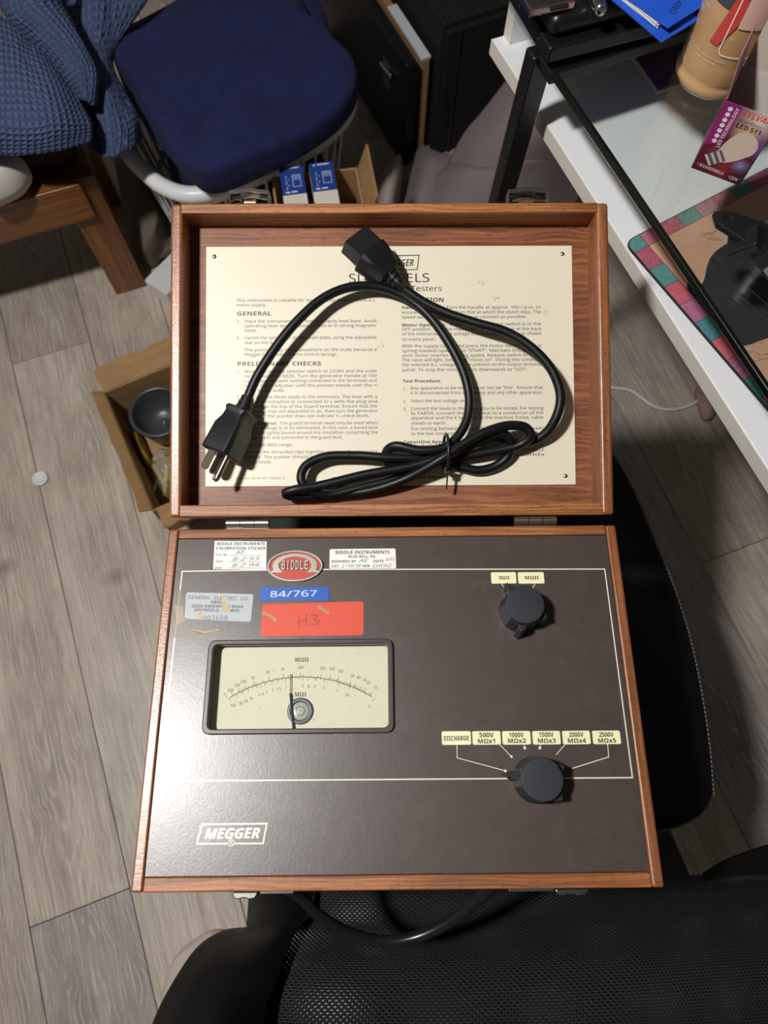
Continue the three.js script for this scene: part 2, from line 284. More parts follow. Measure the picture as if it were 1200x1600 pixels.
{
  const hole = new THREE.Path(); const q = roundedShape(ww, wd, 0.004).getPoints(8); hole.setFromPoints(q.map((v) => new THREE.Vector2(v.x + wcx, v.y + wcz)));
  const s = polyShape([[-PW / 2, -PD / 2], [PW / 2, -PD / 2], [PW / 2, PD / 2], [-PW / 2, PD / 2]].map(([a, b]) => [a, b + PZ]));
  const g = plateXZ(s, 0.003, 0, [hole]); g.translate(0, PY - 0.003, 0);
  const panel = part('control_panel', planarUV(g, -0.1626, -0.1161, 2016 / PS / 1000, 1440 / PS / 1000), panelMat, tester, 'brown printed control panel');
  // raised window surround
  const rim = roundedShape(ww + 0.0078, wd + 0.0072, 0.0062), inner = new THREE.Path(roundedShape(ww, wd, 0.004).getPoints(8)); 
  const rg = plateXZ(rim, 0.0026, 0.0008, [inner]); rg.translate(wcx, PY, wcz); part('window_surround', rg, mat(0x3f3532, 0.4), tester);
  // dark well under the window
  const wellMat = mat(0x2a2826, 0.6), yb = PY - 0.0095;
  for (const [w, d, x, z] of [[0.0012, wd + 0.006, win.x0 - 0.0022, wcz], [0.0012, wd + 0.006, win.x1 + 0.0022, wcz], [ww + 0.006, 0.0012, wcx, win.z0 - 0.0022], [ww + 0.006, 0.0012, wcx, win.z1 + 0.0022]]) part('meter_wall', box(w, 0.0064, d, x, PY - 0.0063, z, 0.0003), wellMat, tester);
  // scale
  const SX = win.x0 - 0.003, SZ = win.z0 - 0.003, SWm = ww + 0.006, SDm = wd + 0.006, SS = 13;
  const scaleMap = canvasTex(Math.ceil(SWm * 1000 * SS), Math.ceil(SDm * 1000 * SS), (x) => {
    const cw = x.canvas.width, ch = x.canvas.height; x.fillStyle = '#d8d5bc'; x.fillRect(0, 0, cw, ch);
    const m = mmPen(x, SS, -SX * 1000, -SZ * 1000), C = '#2f2e29';
    for (let k = 0; k < 260; k++) { x.fillStyle = `rgba(120,112,84,${rr(0.02, 0.1).toFixed(2)})`; x.beginPath(); x.arc(rr(0, cw), rr(0, ch), rr(1, 16), 0, 7); x.fill(); }
    for (let k = 0; k < 500; k++) { x.fillStyle = `rgba(70,66,50,${rr(0.05, 0.3).toFixed(2)})`; x.fillRect(rr(0, cw), rnd() < 0.5 ? ch - Math.pow(rnd(), 3) * 60 : Math.pow(rnd(), 3) * 60, rr(1, 4), rr(1, 3)); }
    m.text('MΩII', -66.83, -24.9, 2.9, C, 'serif', 'bold'); m.text('MΩI', -66.94, -0.43, 2.9, C, 'serif', 'bold');
    // circle through three points of the printed arc
    const A = [-117.22, 1.51], B = [-65.75, -12.66], E = [-15.83, 1.83];
    const d2 = 2 * (A[0] * (B[1] - E[1]) + B[0] * (E[1] - A[1]) + E[0] * (A[1] - B[1])), q = (p) => p[0] * p[0] + p[1] * p[1];
    const cx = (q(A) * (B[1] - E[1]) + q(B) * (E[1] - A[1]) + q(E) * (A[1] - B[1])) / d2, cz = (q(A) * (E[0] - B[0]) + q(B) * (A[0] - E[0]) + q(E) * (B[0] - A[0])) / d2, R = Math.hypot(A[0] - cx, A[1] - cz);
    const ang = (p) => Math.atan2(p[1] - cz, p[0] - cx), a0 = ang(A), a1 = ang(E);
    const arc = []; for (let k = 0; k <= 60; k++) { const t = a0 + (a1 - a0) * k / 60; arc.push([cx + R * Math.cos(t), cz + R * Math.sin(t)]); }
    m.line(arc, 0.55, '#5d5b52');
    const tick = (p, out, w = 0.28) => { const t = ang(p), o = out > 0 ? 0.1 : -0.1; m.line([[cx + (R + o) * Math.cos(t), cz + (R + o) * Math.sin(t)], [cx + (R + out) * Math.cos(t), cz + (R + out) * Math.sin(t)]], w, C); };
    const num = (s, u, v, h = 2.2) => m.text(s, u, v, h, C, 'sans-serif', '', 0, 0.85);
    // upper scale
    const U = [['∞', -120.8, -1.17], ['50K', -116.91, -3.79], ['20K', -112.38, -7.3], ['10K', -107.99, -9.71], ['5K', -101.31, -12.33], ['2K', -91.01, -16.06], ['1K', -80.36, -18.44], ['500', -67.34, -19.44], ['200', -51.51, -18.61], ['150', -44.85, -18.09], ['100', -38.65, -16.44], ['50', -29.71, -13.2], ['40', -25.59, -12.04], ['30', -21.26, -10.2], ['20', -18.53, -8.17], ['10', -13.77, -4.78]];
    for (const [s, u, v] of U) { num(s, u, v, s === '∞' ? 2.4 : 2.2); tick([u, v], 3); }
    for (const n of [7, 9, 11, 14, 17, 20, 24, 33, 41, 44, 51, 56, 61, 69, 70.5, 72, 73.5, 75, 76.5, 79, 80.5, 82, 83.5, 86, 87.5, 89, 90.5, 92, 94.5, 97]) { const t = a0 + (a1 - a0) * n / 100; tick([cx + R * Math.cos(t), cz + R * Math.sin(t)], 1.6); }
    // lower scale
    const Lw = [['100', -114.38, 6.79], ['50', -108.84, 5.54], ['20', -105.34, 3.82], ['10', -101.84, 2.1], ['5', -96.11, -0.49], ['4', -93.64, -0.91], ['3', -90.98, -1.99], ['2', -86.55, -3.94], ['1.5', -82.49, -4.34], ['1', -77.1, -5.62], ['.5', -65.54, -6.17], ['.4', -61.68, -6.14], ['.3', -57.13, -5.87], ['.2', -50.75, -4.92], ['.1', -41.19, -2.61], ['.05', -33.91, 0.34], ['0', -17.88, 8.38]];
    for (const [s, u, v] of Lw) { num(s, u, v, 2.05); tick([u, v], -2.6); }
    for (const n of [8, 10, 13, 16, 18, 26, 31, 35, 37, 42, 43.5, 46, 48, 53, 58, 60, 63, 68, 74, 77, 78.5, 80, 82, 84, 86, 88, 90, 92, 95]) { const t = a0 + (a1 - a0) * n / 100; tick([cx + R * Math.cos(t), cz + R * Math.sin(t)], -1.3); }
  });
  const plate = part('scale_plate', planarUV(box(SWm, 0.001, SDm, SX + SWm / 2, yb + 0.0005, SZ + SDm / 2, 0.0002), SX, SZ, SWm, SDm), mat(0xffffff, 0.7, { map: scaleMap }), tester, 'cream meter scale plate with black figures');
  // spirit level set into the plate
  const sl = [[-0.0666, -0.0065, 0.0111]][0], lev = sub('spirit_level', tester), ly = yb + 0.001;
  const ring = lathe([[0.0062, 0], [0.0092, 0], [0.0092, 0.0009], [0.0086, 0.0014], [0.0068, 0.0014], [0.0062, 0.0009], [0.0062, 0]]); ring.translate(sl[0], ly, sl[2]); part('level_ring', ring, mat(0x55585a, 0.45, { metalness: 0.3 }), lev);
  const vial = lathe([[0.0001, 0], [0.0062, 0], [0.006, 0.0008], [0.003, 0.0011], [0.0001, 0.0012]]); vial.translate(sl[0], ly, sl[2]); part('level_vial', vial, phys(0xa9ada4, 0.2), lev);
  const mark = lathe([[0.0029, 0], [0.0033, 0], [0.0033, 0.0003], [0.0029, 0.0003], [0.0029, 0]]); mark.translate(sl[0], ly + 0.0011, sl[2]); part('level_mark', mark, mat(0x55574f, 0.5), lev);
  // pointer
  const n0 = [[-0.0742, -0.004, -0.0145]][0], n1 = [[-0.0739, -0.004, -0.0011]][0], n2 = [[-0.0708, -0.004, 0.0235]][0], ny = yb + 0.003, nm = mat(0x1e1e1e, 0.4), nd = sub('pointer', tester);
  part('pointer_tip', bar([n0[0], ny, n0[2]], [n1[0], ny, n1[2]], 0.00055, 0.0004, 0.0001), nm, nd); part('pointer_arm', bar([n1[0], ny, n1[2]], [n2[0], ny, n2[2]], 0.0014, 0.0006, 0.0002), nm, nd);
  const gl = plateXZ(roundedShape(ww + 0.003, wd + 0.003, 0.004), 0.0006); gl.translate(wcx, PY - 0.0026, wcz);
  const gm = new THREE.PlaneGeometry(ww + 0.001, wd + 0.001); gm.rotateX(-Math.PI / 2); gm.translate(wcx, PY - 0.001, wcz);
  part('window_glass', gm, phys(0xffffff, 0.05, { transmission: 1, thickness: 0, ior: 1.5 }), tester);
}
// stickers and badge on the panel
function sticker(name, pts, draw, m, th = 0.00022, label, px = 14, round = 0.0006) {
  let x0 = 9, x1 = -9, z0 = 9, z1 = -9; for (const [a, , b] of pts) { x0 = Math.min(x0, a); x1 = Math.max(x1, a); z0 = Math.min(z0, b); z1 = Math.max(z1, b); }
  const n = pts.length, s = new THREE.Shape();
  pts.forEach((p, i) => {
    const a = pts[(i + n - 1) % n], b = pts[(i + 1) % n], k = (q) => { const L = Math.hypot(q[0] - p[0], q[2] - p[2]); return [p[0] + (q[0] - p[0]) / L * round, p[2] + (q[2] - p[2]) / L * round]; };
    const e = k(a), f = k(b); i ? s.lineTo(...e) : s.moveTo(...e); s.quadraticCurveTo(p[0], p[2], ...f);
  }); s.closePath();
  const g = plateXZ(s, th); g.translate(0, PY + 0.00002, 0);
  const map = canvasTex(Math.ceil((x1 - x0) * 1000 * px), Math.ceil((z1 - z0) * 1000 * px), (x) => draw(x, mmPen(x, px, -x0 * 1000, -z0 * 1000)));
  m.map = map; return part(name, planarUV(g, x0, z0, x1 - x0, z1 - z0), m, tester, label);
}
const grime = (x, n, col, a = 0.12) => { for (let k = 0; k < n; k++) { x.fillStyle = `rgba(${col},${rr(0.03, a).toFixed(3)})`; x.beginPath(); x.ellipse(rr(0, x.canvas.width), rr(0, x.canvas.height), rr(1, 14), rr(1, 7), rr(0, 3), 0, 7); x.fill(); } };
sticker('calibration_sticker', [[-0.1346, 0, -0.1135], [-0.0952, 0, -0.1126], [-0.0945, 0, -0.0904], [-0.1341, 0, -0.0911]], (x, m) => {
  x.fillStyle = '#efede6'; x.fillRect(0, 0, 2000, 2000); grime(x, 60, '90,84,70', 0.07);
  m.fit('BIDDLE INSTRUMENTS', -132.78, -111.26, -96.27, -110.78, 2.3, '#23262e', 'sans-serif', 'bold'); m.fit('CALIBRATION STICKER', -133.24, -107.7, -95.61, -107.21, 2.3, '#23262e', 'sans-serif', 'bold');
  m.fit('Cal. By', -132.84, -102.54, -124.19, -102.45, 1.5, '#23262e', 'sans-serif', 'bold'); m.fit('Date', -132.68, -97.27, -127.17, -97.21, 1.6, '#23262e', 'sans-serif', 'bold'); m.fit('Due', -132.78, -92.29, -127.76, -92.24, 1.6, '#23262e', 'sans-serif', 'bold');
  m.line([[-122.95, -101.94], [-97.72, -101.48]], 0.25, '#333'); m.line([[-122.84, -96.92], [-97.46, -96.46]], 0.25, '#333'); m.line([[-122.74, -91.94], [-97.2, -91.58]], 0.25, '#333');
  m.fit('AE', -118.54, -104.16, -111.82, -104.34, 2.6, '#2c3036', 'sans-serif', 'italic'); m.fit('8·2·93', -120.59, -99, -100.48, -99.19, 2.8, '#2c3036', 'sans-serif', 'italic'); m.fit('8·2·94', -120.74, -94.1, -100.21, -94.39, 2.8, '#2c3036', 'sans-serif', 'italic');
}, mat(0xffffff, 0.5), undefined, 'white calibration sticker');
sticker('repair_sticker', [[-0.0474, 0, -0.106], [0.0022, 0, -0.106], [0.0025, 0, -0.0904], [-0.0473, 0, -0.0907]], (x, m) => {
  x.fillStyle = '#efede6'; x.fillRect(0, 0, 2000, 2000); grime(x, 50, '90,84,70', 0.07); const C = '#23262e';
  m.fit('BIDDLE INSTRUMENTS', -43.25, -103.39, -2.15, -103.21, 2.6, C, 'sans-serif', 'bold'); m.fit('BLUE BELL, PA.', -33.37, -100.01, -12.26, -99.89, 2.0, C, 'sans-serif', 'bold');
  m.fit('REPAIRED BY', -46.01, -96.23, -27.35, -96.19, 2.0, C, 'sans-serif', 'bold'); m.fit('DATE', -14.67, -96.16, -6.54, -96.13, 2.0, C, 'sans-serif', 'bold'); m.fit('CAT.', -45.95, -92.49, -39.27, -92.47, 2.0, C, 'sans-serif', 'bold'); m.fit('SER.', -22.8, -92.51, -16.36, -92.44, 2.0, C, 'sans-serif', 'bold');
  m.fit('AE', -25.68, -96.67, -18.98, -96.71, 2.6, '#3a3d42', 'sans-serif', 'italic'); m.fit('8/93', -5.57, -97.32, 1.38, -97.55, 2.4, '#3a3d42', 'sans-serif', 'italic'); m.fit('219638', -38.79, -92.47, -24, -92.67, 2.4, '#3a3d42', 'sans-serif', 'italic'); m.fit('G692', -15.64, -92.48, -1.32, -92.68, 2.5, '#3a3d42', 'sans-serif', 'italic');
}, mat(0xffffff, 0.5), undefined, 'white repair sticker', 14, 0.0014);
{
  const tp = [[-0.1624, 0, -0.0754], [-0.1555, 0, -0.0753], [-0.1541, 0, -0.0674], [-0.1524, 0, -0.054], [-0.1466, 0, -0.0469], [-0.1353, 0, -0.0445], [-0.1249, 0, -0.0465], [-0.1278, 0, -0.0426], [-0.1336, 0, -0.0403], [-0.1603, 0, -0.0399]].map((q) => [Math.max(q[0], -0.1612), q[1], q[2]]);
  sticker('tape_remnant', tp, (x, m) => { x.fillStyle = '#75685b'; x.fillRect(0, 0, 2000, 2000); grime(x, 90, '170,150,110', 0.2); grime(x, 40, '60,48,38', 0.2); m.poly([[-160.32, -64.08], [-150.82, -62.55], [-149.03, -53.06], [-157.08, -49.86]], 'rgba(196,168,120,0.45)'); m.line([[-145.6, -45.77], [-137.13, -43.83], [-125.75, -45.81]], 0.9, '#b08a52'); m.line([[-144.6, -44.83], [-137.96, -42.68]], 0.7, '#37291d'); m.line([[-157.2, -75.6], [-157.98, -40.1]], 0.6, '#a39a80'); }, mat(0xffffff, 0.35), 0.00012, 'torn piece of yellowed tape', 12, 0.0003);
}
sticker('address_sticker', [[-0.1525, 0, -0.0736], [-0.1027, 0, -0.0717], [-0.1036, 0, -0.051], [-0.1519, 0, -0.0538]], (x, m) => {
  x.fillStyle = '#b2b6bb'; x.fillRect(0, 0, 2000, 2000); for (let k = 0; k < 2600; k++) { x.fillStyle = `rgba(${rnd() < 0.5 ? '255,255,255' : '120,126,134'},${rr(0.05, 0.35).toFixed(2)})`; x.fillRect(rr(0, 700), rr(0, 320), 3, 2); }
  const C = '#2e3033'; m.fit('GENERAL  ELECTRIC  CO.', -151.03, -69.98, -105.6, -68.31, 2.7, C, 'sans-serif', ''); m.fit('A&ESD', -133.82, -66.2, -123.72, -65.81, 2.2, C, 'sans-serif', 'bold'); m.fit('22255 GREENFIELD ROAD', -147.86, -63.33, -109.69, -62.37, 2.2, C, 'sans-serif', 'bold'); m.fit('SOUTHFIELD, MI 48075', -145.73, -60.45, -112.3, -59.4, 2.2, C, 'sans-serif', 'bold'); m.fit('007698', -138.7, -54.37, -120.34, -54.37, 3.4, '#4c4e50', 'monospace', '');
  m.poly([[-126.2, -70.93], [-120.53, -63.67], [-118.26, -57.94], [-125.76, -58.49], [-125.24, -64.2]], '#b8a984'); m.poly([[-142.93, -57.72], [-139.28, -58.63], [-139.32, -53.43], [-141.72, -54.4]], '#c0a468');
}, mat(0xffffff, 0.5), 0.0003, 'silver address sticker with torn print', 14, 0.002);
sticker('number_strip', [[-0.0983, 0, -0.0765], [-0.0473, 0, -0.0767], [-0.0471, 0, -0.0665], [-0.0982, 0, -0.0668]], (x, m) => { x.fillStyle = '#2458b4'; x.fillRect(0, 0, 2000, 2000); grime(x, 60, '160,190,240', 0.1); m.fit('84/767', -90.97, -71.54, -55.71, -71.91, 4.6, '#dce6f2', 'sans-serif', ''); }, mat(0xffffff, 0.35), 0.00045, 'blue embossed number strip', 14, 0.0003);
sticker('red_sticker', [[-0.0958, 0, -0.0641], [-0.0218, 0, -0.0655], [-0.0218, 0, -0.0406], [-0.0961, 0, -0.0402]], (x, m) => {
  x.fillStyle = '#d44a31'; x.fillRect(0, 0, 2000, 2000); for (let k = 0; k < 9000; k++) { x.fillStyle = `rgba(${rnd() < 0.5 ? '255,120,90' : '150,30,20'},${rr(0.03, 0.16).toFixed(2)})`; x.fillRect(rr(0, 1100), rr(0, 420), rr(2, 6), rr(2, 4)); }
  const C = '#57231c'; m.hand([[[-69.25, -55.09], [-68.53, -47.57]], [[-69.11, -51.08], [-63.56, -51.73]], [[-63.45, -55.74], [-63.45, -47.98]], [[-60.19, -55.47], [-54.83, -55.18], [-58.25, -52.39], [-54.04, -51.17], [-55.14, -48.6], [-59.53, -48.65]]], 0.45, C);
  for (const [a, b] of [[[-95.42, -57.71], [-92.09, -56.26]], [[-90.2, -55.77], [-85.85, -52.19]], [[-54.29, -61.58], [-47.66, -57]]]) { m.line([a, b], 1.9, '#b39c66'); m.line([a, b], 0.5, '#7c6a48'); }
}, mat(0xffffff, 0.55), 0.0003, 'red sticker', 14, 0.0026);
{
  const c = [[-0.0729, 0, -0.0927]][0], ax = 0.0208, az = 0.0122, g = sub('oval_badge', tester); g.position.set(c[0], PY, c[2]); g.userData.label = 'oval metal badge with red enamel';
  const el = (a, b) => { const s = new THREE.Shape(); s.absellipse(0, 0, a, b, 0, Math.PI * 2); return s; }, elp = (a, b, y = 0) => { const s = new THREE.Path(); s.absellipse(0, y, a, b, 0, Math.PI * 2); return s; };
  const zinc = mat(0xa3a19b, 0.42, { metalness: 0.75 });
  part('enamel_plate', plateXZ(el(ax - 0.001, az - 0.001), 0.0012), mat(0xb8452f, 0.42), g);
  const rim = plateXZ(el(ax, az), 0.0021, 0.0003, [elp(ax - 0.0016, az - 0.0015)]); part('badge_rim', rim, zinc, g);
  // arch with two feet
  const s = new THREE.Shape(); s.absellipse(0, 0, 0.0166, 0.0094, Math.PI * 0.9, Math.PI * 2.1); s.lineTo(0.0188, 0.0052); s.lineTo(0.0088, 0.0052); s.lineTo(0.0113, 0.0026); s.absellipse(0, -0.0003, 0.0122, 0.0068, Math.PI * 2.13, Math.PI * 0.87, true); s.lineTo(-0.0088, 0.0052); s.lineTo(-0.0188, 0.0052); s.closePath();
  part('arch', plateXZ(s, 0.002), zinc, g);
  const font = await new FontLoader().loadAsync('fonts/droid/droid_sans_bold.typeface.json'), L = [];
  'BIDDLE'.split('').forEach((ch, i) => { const t = new TextGeometry(ch, { font, size: 0.0074, depth: 0.0014, curveSegments: 4, bevelEnabled: false }); t.computeBoundingBox(); const b = t.boundingBox; t.translate(-(b.min.x + b.max.x) / 2, -(b.min.y + b.max.y) / 2, 0); t.scale(0.0026 / (b.max.x - b.min.x) * (ch === 'I' ? 0.5 : 1), 1, 1); t.rotateX(-Math.PI / 2); t.translate((i - 2.5) * 0.0034, 0.0011, -0.0005); L.push(t); });
  L.forEach((t) => part('badge_letter', t, zinc, g));
}
// knobs
function knob(name, base, pointerAngle, label) {
  const g = sub(name, tester); g.position.set(base[0], PY, base[2]); g.userData.label = label;
  const km = mat(0x1c1d21, 0.46), H = 0.0215;
  const sk = cyl(0.0137, 0.0152, H, 15).toNonIndexed(); sk.computeVertexNormals(); sk.translate(0, H / 2, 0); part('knob_body', sk, km, g);
  part('knob_cap', lathe([[0, H], [0.0128, H], [0.0134, H + 0.0006], [0.0134, H + 0.0018], [0.0129, H + 0.0024], [0.0001, H + 0.0024]]), mat(0x25282f, 0.5), g);
  const fin = (ang, len, h, tip) => {
    const s = polyShape(tip ? [[0.01, -0.0032], [len - 0.006, -0.003], [len, 0], [len - 0.006, 0.003], [0.01, 0.0032]] : [[0.01, -0.0029], [len - 0.0022, -0.0026], [len, 0], [len - 0.0022, 0.0026], [0.01, 0.0029]]);
    const e = plateXZ(s, h, 0.0003); const p = e.attributes.position; for (let i = 0; i < p.count; i++) { const y = p.getY(i), x = p.getX(i); if (x > 0.012) p.setX(i, x - y * 0.13); } e.computeVertexNormals(); e.rotateY(-ang); return e;
  };
  part('knob_pointer', fin(pointerAngle, 0.0228, 0.012, true), km, g);
  for (const d of [2.53, 3.75]) part('knob_wing', fin(pointerAngle + d, 0.0205, 0.0185, false), km, g);
}
{
  const k1 = [[0.0917, 0.0225, -0.0564]][0], k2 = [[0.0934, 0.0225, 0.058]][0];
  knob('range_knob', k1, -2.03, 'black winged range knob'); knob('voltage_knob', k2, -2.98, 'black winged voltage knob');
}
// hinges between the two halves
for (const [a, b] of [[[-0.1267, 0.001, -0.1272], [-0.094, 0.001, -0.1274]], [[0.0928, 0.001, -0.1273], [0.1255, 0.001, -0.1272]]]) {
  const g = sub('hinge', tester), L = (b[0] - a[0]), z = (a[2] + b[2]) / 2; 
  [0, 1, 2].forEach((k) => { const c = cyl(0.0031, 0.0031, L / 3 - 0.0005, 20); c.rotateZ(Math.PI / 2); c.translate(a[0] + L * (k + 0.5) / 3, CASE_H - 0.0005, z); part('hinge_knuckle', c, nickel, g); });
  part('hinge_leaf', box(L, 0.03, 0.0012, a[0] + L / 2, CASE_H - 0.0165, -D / 2 - 0.0004, 0.0003), nickel, g);
}
// catches on the front board
for (const [a, b, flipX] of [[[-0.1049, 0, 0.1252], [-0.0663, 0, 0.1255], 1], [[0.071, 0, 0.1253], [0.123, 0, 0.1258], -1]]) {
  const g = sub('catch', tester), L = b[0] - a[0], cx = (a[0] + b[0]) / 2, z = D / 2;
  const plL = L * (flipX > 0 ? 0.55 : 0.55), px = flipX > 0 ? b[0] - plL / 2 : a[0] + plL / 2, hx = flipX > 0 ? a[0] + L * 0.2 : b[0] - L * 0.22;
  part('catch_plate', box(plL, 0.016, 0.0016, px, CASE_H - 0.009, z + 0.0007, 0.0004), chrome, g);
  const s = polyShape([[-0.021, 0], [0.021, 0], [0.021, 0.0015], [0.016, 0.0038], [0.005, 0.0042], [0.002, 0.0034], [-0.006, 0.0034], [-0.01, 0.0041], [-0.018, 0.0038], [-0.021, 0.0015]].map(([x, y]) => [x * L / 0.048 * 0.46, y])); 
  const e = plateXZ(s, 0.014, 0.0006); e.translate(hx, CASE_H - 0.016, z + 0.0004); part('catch_lever', e, mat(0x8d8d8a, 0.28, { metalness: 1 }), g);
}

// ---------------------------------------------------------------- the lid
const lid = sub('lid', tester), LD = 0.2434, DEP = 0.024, LW = 0.0078;
lid.userData.label = 'shallow wooden lid opened flat with an instruction plate inside';
lid.quaternion.setFromRotationMatrix(new THREE.Matrix4().makeBasis(...[[1, -0.0072, 0.0013], [0.0064, 0.9459, 0.3244], [-0.0036, -0.3243, 0.9459]].map(V)));
lid.position.copy(V([0.0003, 0.0412, -0.2462]).add(V([0, CASE_H, 0])));
const LT = DEP + 0.006;
part('lid_board', box(W - 2 * LW, LT - 0.0003, LW, 0, -LT / 2, -LD / 2 + LW / 2, 0.0012, 'x'), railMat, lid);
part('lid_board', box(W - 2 * LW, LT - 0.0003, LW + 0.0016, 0, -LT / 2, LD / 2 - LW / 2 - 0.0008, 0.0012, 'x'), railMat, lid);
for (const s of [-1, 1]) part('lid_board', box(LW + 0.0016, LT, LD, s * (W / 2 - LW / 2 - 0.0008), -LT / 2, 0, 0.0026, 'z'), sideMat, lid);
part('lid_panel', box(W - 2 * LW, 0.0055, LD - 2 * LW, 0, -DEP - 0.00275, 0, 0.0003, 'x'), boardMat, lid);
{
  const x0 = -147.9, z0 = -97.2, x1 = 147.4, z1 = 96.6, S = 6.8;
  const map = canvasTex(Math.ceil((x1 - x0) * S), Math.ceil((z1 - z0) * S), (x) => {
    const cw = x.canvas.width, ch = x.canvas.height; x.fillStyle = '#ded6c0'; x.fillRect(0, 0, cw, ch);
    grime(x, 260, '150,128,80', 0.05); const m = mmPen(x, S, -x0, -z0), C = '#2b2a28', F = 'sans-serif';
    for (let k = 0; k < 90; k++) { x.strokeStyle = rnd() < 0.5 ? `rgba(255,252,240,${rr(0.2, 0.6).toFixed(2)})` : `rgba(120,104,74,${rr(0.1, 0.35).toFixed(2)})`; x.lineWidth = rr(0.6, 1.6); const a = rr(0, cw), b = rr(0, ch), t = rr(0.3, 1.0), L = rr(8, 60); x.beginPath(); x.moveTo(a, b); x.lineTo(a + L * Math.cos(t), b + L * Math.sin(t)); x.stroke(); }
    for (let k = 0; k < 70; k++) { x.fillStyle = `rgba(96,66,32,${rr(0.3, 0.9).toFixed(2)})`; x.fillRect(rr(0, cw), rr(0, ch), rr(1, 4), rr(1, 3)); }
    for (const p of [[73.75, -66.38], [85.5, -54.83], [-8.13, -16.15], [15.11, 38.28], [126.64, -41.62]]) { for (let k = 0; k < 9; k++) { x.fillStyle = `rgba(170,138,84,${rr(0.2, 0.5).toFixed(2)})`; x.beginPath(); x.ellipse((p[0] - x0 + rr(-3, 3)) * S, (p[1] - z0 + rr(-2, 2)) * S, rr(2, 9), rr(1, 6), rr(0, 3), 0, 7); x.fill(); } }
    const ln = (s, a, b, h = 2.45, st = '') => m.fit(s, a[0], a[1], b[0], b[1], h, C, F, st);
    // heading
    const q = [[-4.59, -89.19], [23.84, -89.62], [22.19, -77.83], [-6.21, -77.93]]; m.line([...q, q[0], q[1]], 0.7, C); ln('MEGGER', [-4.11, -83.42], [19.14, -83.6], 5.6, 'italic bold');
    ln('SL MODELS', [-33.59, -70.96], [32.47, -71.24], 7.2, '500'); ln('Series Insulation Testers', [-43.92, -62.64], [42.2, -62.58], 4.3, '500');
    const c1 = (s, y, a = 307, b = 1081, st = '', h) => ln(s, l6(a, y), l6(b, y), h, st), c2 = (s, y, a = 168, b = 938, st = '', h) => ln(s, l7(a, y), l7(b, y), h, st);
    const K = [[-123.52, -53.24], [-11, -52.8], [-123.24, 90.14]], l6 = (a, y) => { const px = 300 + a / 3.75, py = 360 + y / 3.75, u = (px - 369.3) / (588 - 369.3), v = (py - 469.6) / (747.5 - 469.6); return [K[0][0] + (K[1][0] - K[0][0]) * u + (K[2][0] - K[0][0]) * v * 0.6, K[0][1] + (K[2][1] - K[0][1]) * v]; };
    const Q = [[9.37, -46.93], [121.96, -46.49], [9.48, 72.19]], l7 = (a, y) => { const px = 580 + a / 3.529, py = 360 + y / 3.529, u = (px - 627.6) / (845.8 - 627.6), v = (py - 480.7) / (711 - 480.7); return [Q[0][0] + (Q[1][0] - Q[0][0]) * u + (Q[2][0] - Q[0][0]) * v * 0.4, Q[0][1] + (Q[2][1] - Q[0][1]) * v]; };
    c1('This instrument is suitable for operation by hand or from a.c.', 411, 260, 1080); c1('mains supply.', 438, 260, 437); c1('GENERAL', 488, 262, 465, 'bold', 3.4);
    c1('1.', 535, 262, 282); c1('Place the instrument on a firm and fairly level base. Avoid', 535); c1('operating near large masses of iron or in strong magnetic', 562); c1('fields.', 590, 307, 383);
    c1('2.', 633, 262, 284); c1('Centre the spirit level on the scale plate, using the adjustable', 633); c1('feet on the base.', 661, 307, 525); c1('The pointer may stand anywhere on the scale because a', 704); c1('Megger Ohmmaker has no control springs.', 731, 307, 852);
    c1('PRELIMINARY CHECKS', 784, 264, 757, 'bold', 3.4); c1('1.', 830, 264, 284); c1('Move the voltage selector switch to 2500V and the scale', 830); c1('range switch to MΩII. Turn the generator handle at 160', 858); c1('r.p.m. (approx) with nothing connected to the terminals and', 886); c1('rotate the ∞ adjuster until the pointer stands over the ∞', 914); c1('mark on the scale.', 941, 307, 545);
    c1('2.', 981, 264, 284); c1('Connect the three leads to the terminals. The lead with a', 981, 307, 1083); c1('bared termination is connected to L with the plug end', 1009, 307, 1083); c1('inserted in the top of the Guard terminal. Ensure that the', 1036, 307, 1083); c1('shrouded clips are separated in air, then turn the generator', 1064, 307, 1083); c1('handle. If the pointer does not indicate ∞, check leads.', 1092, 307, 1037);
    c1('3.', 1134, 264, 284); c1('Guard Terminal.', 1134, 300, 500, 'bold'); c1('The guard terminal need only be used when', 1134, 512, 1084); c1('surface leakage is to be eliminated. In this case, a bared wire', 1162, 300, 1084); c1('should be tightly bound around the insulation comprising the', 1189, 300, 1084); c1('leakage path and connected to the guard lead.', 1217, 300, 880);
    c1('4. Select the MΩI range.', 1260, 264, 593); c1('5. Connect the shrouded clips together and turn the generator', 1302, 264, 1084); c1('handle. The pointer should indicate zero. If not,', 1330, 310, 960); c1('check leads.', 1358, 308, 470); c1('Part No. 6270-107  Edition 3', 1453, 262, 541, '', 1.7);
    c2('OPERATION', 383, 168, 403, 'bold', 3.4); c2('Hand Operation.', 426, 168, 398, 'bold'); c2('Turn the handle at approx. 160 r.p.m. to', 426, 414, 936); c2('ensure a speed greater than that at which the clutch slips. The', 453); c2('speed variation should be kept as constant as possible.', 479, 168, 858);
    c2('Motor Operation.', 524, 168, 415, 'bold'); c2('Ensure that the motor switch is in the', 520, 432, 936); c2('OFF position. Plug the mains lead into the socket at the back', 547); c2('of the instrument. The voltage and frequency will be as shown', 573); c2('on mains panel.', 603, 168, 355);
    c2('With the supply connected press the motor switch (which is', 640); c2('spring-loaded) upwards to “START”. Maintain this position', 666); c2('until motor reaches running speed. Release switch to “ON”.', 692); c2('The neon will light, indicating “motor on”. During this condition', 717); c2('the selected d.c. voltage will be present on the output terminal', 743); c2('panel. To stop the motor switch downwards to “OFF”.', 771, 168, 860);
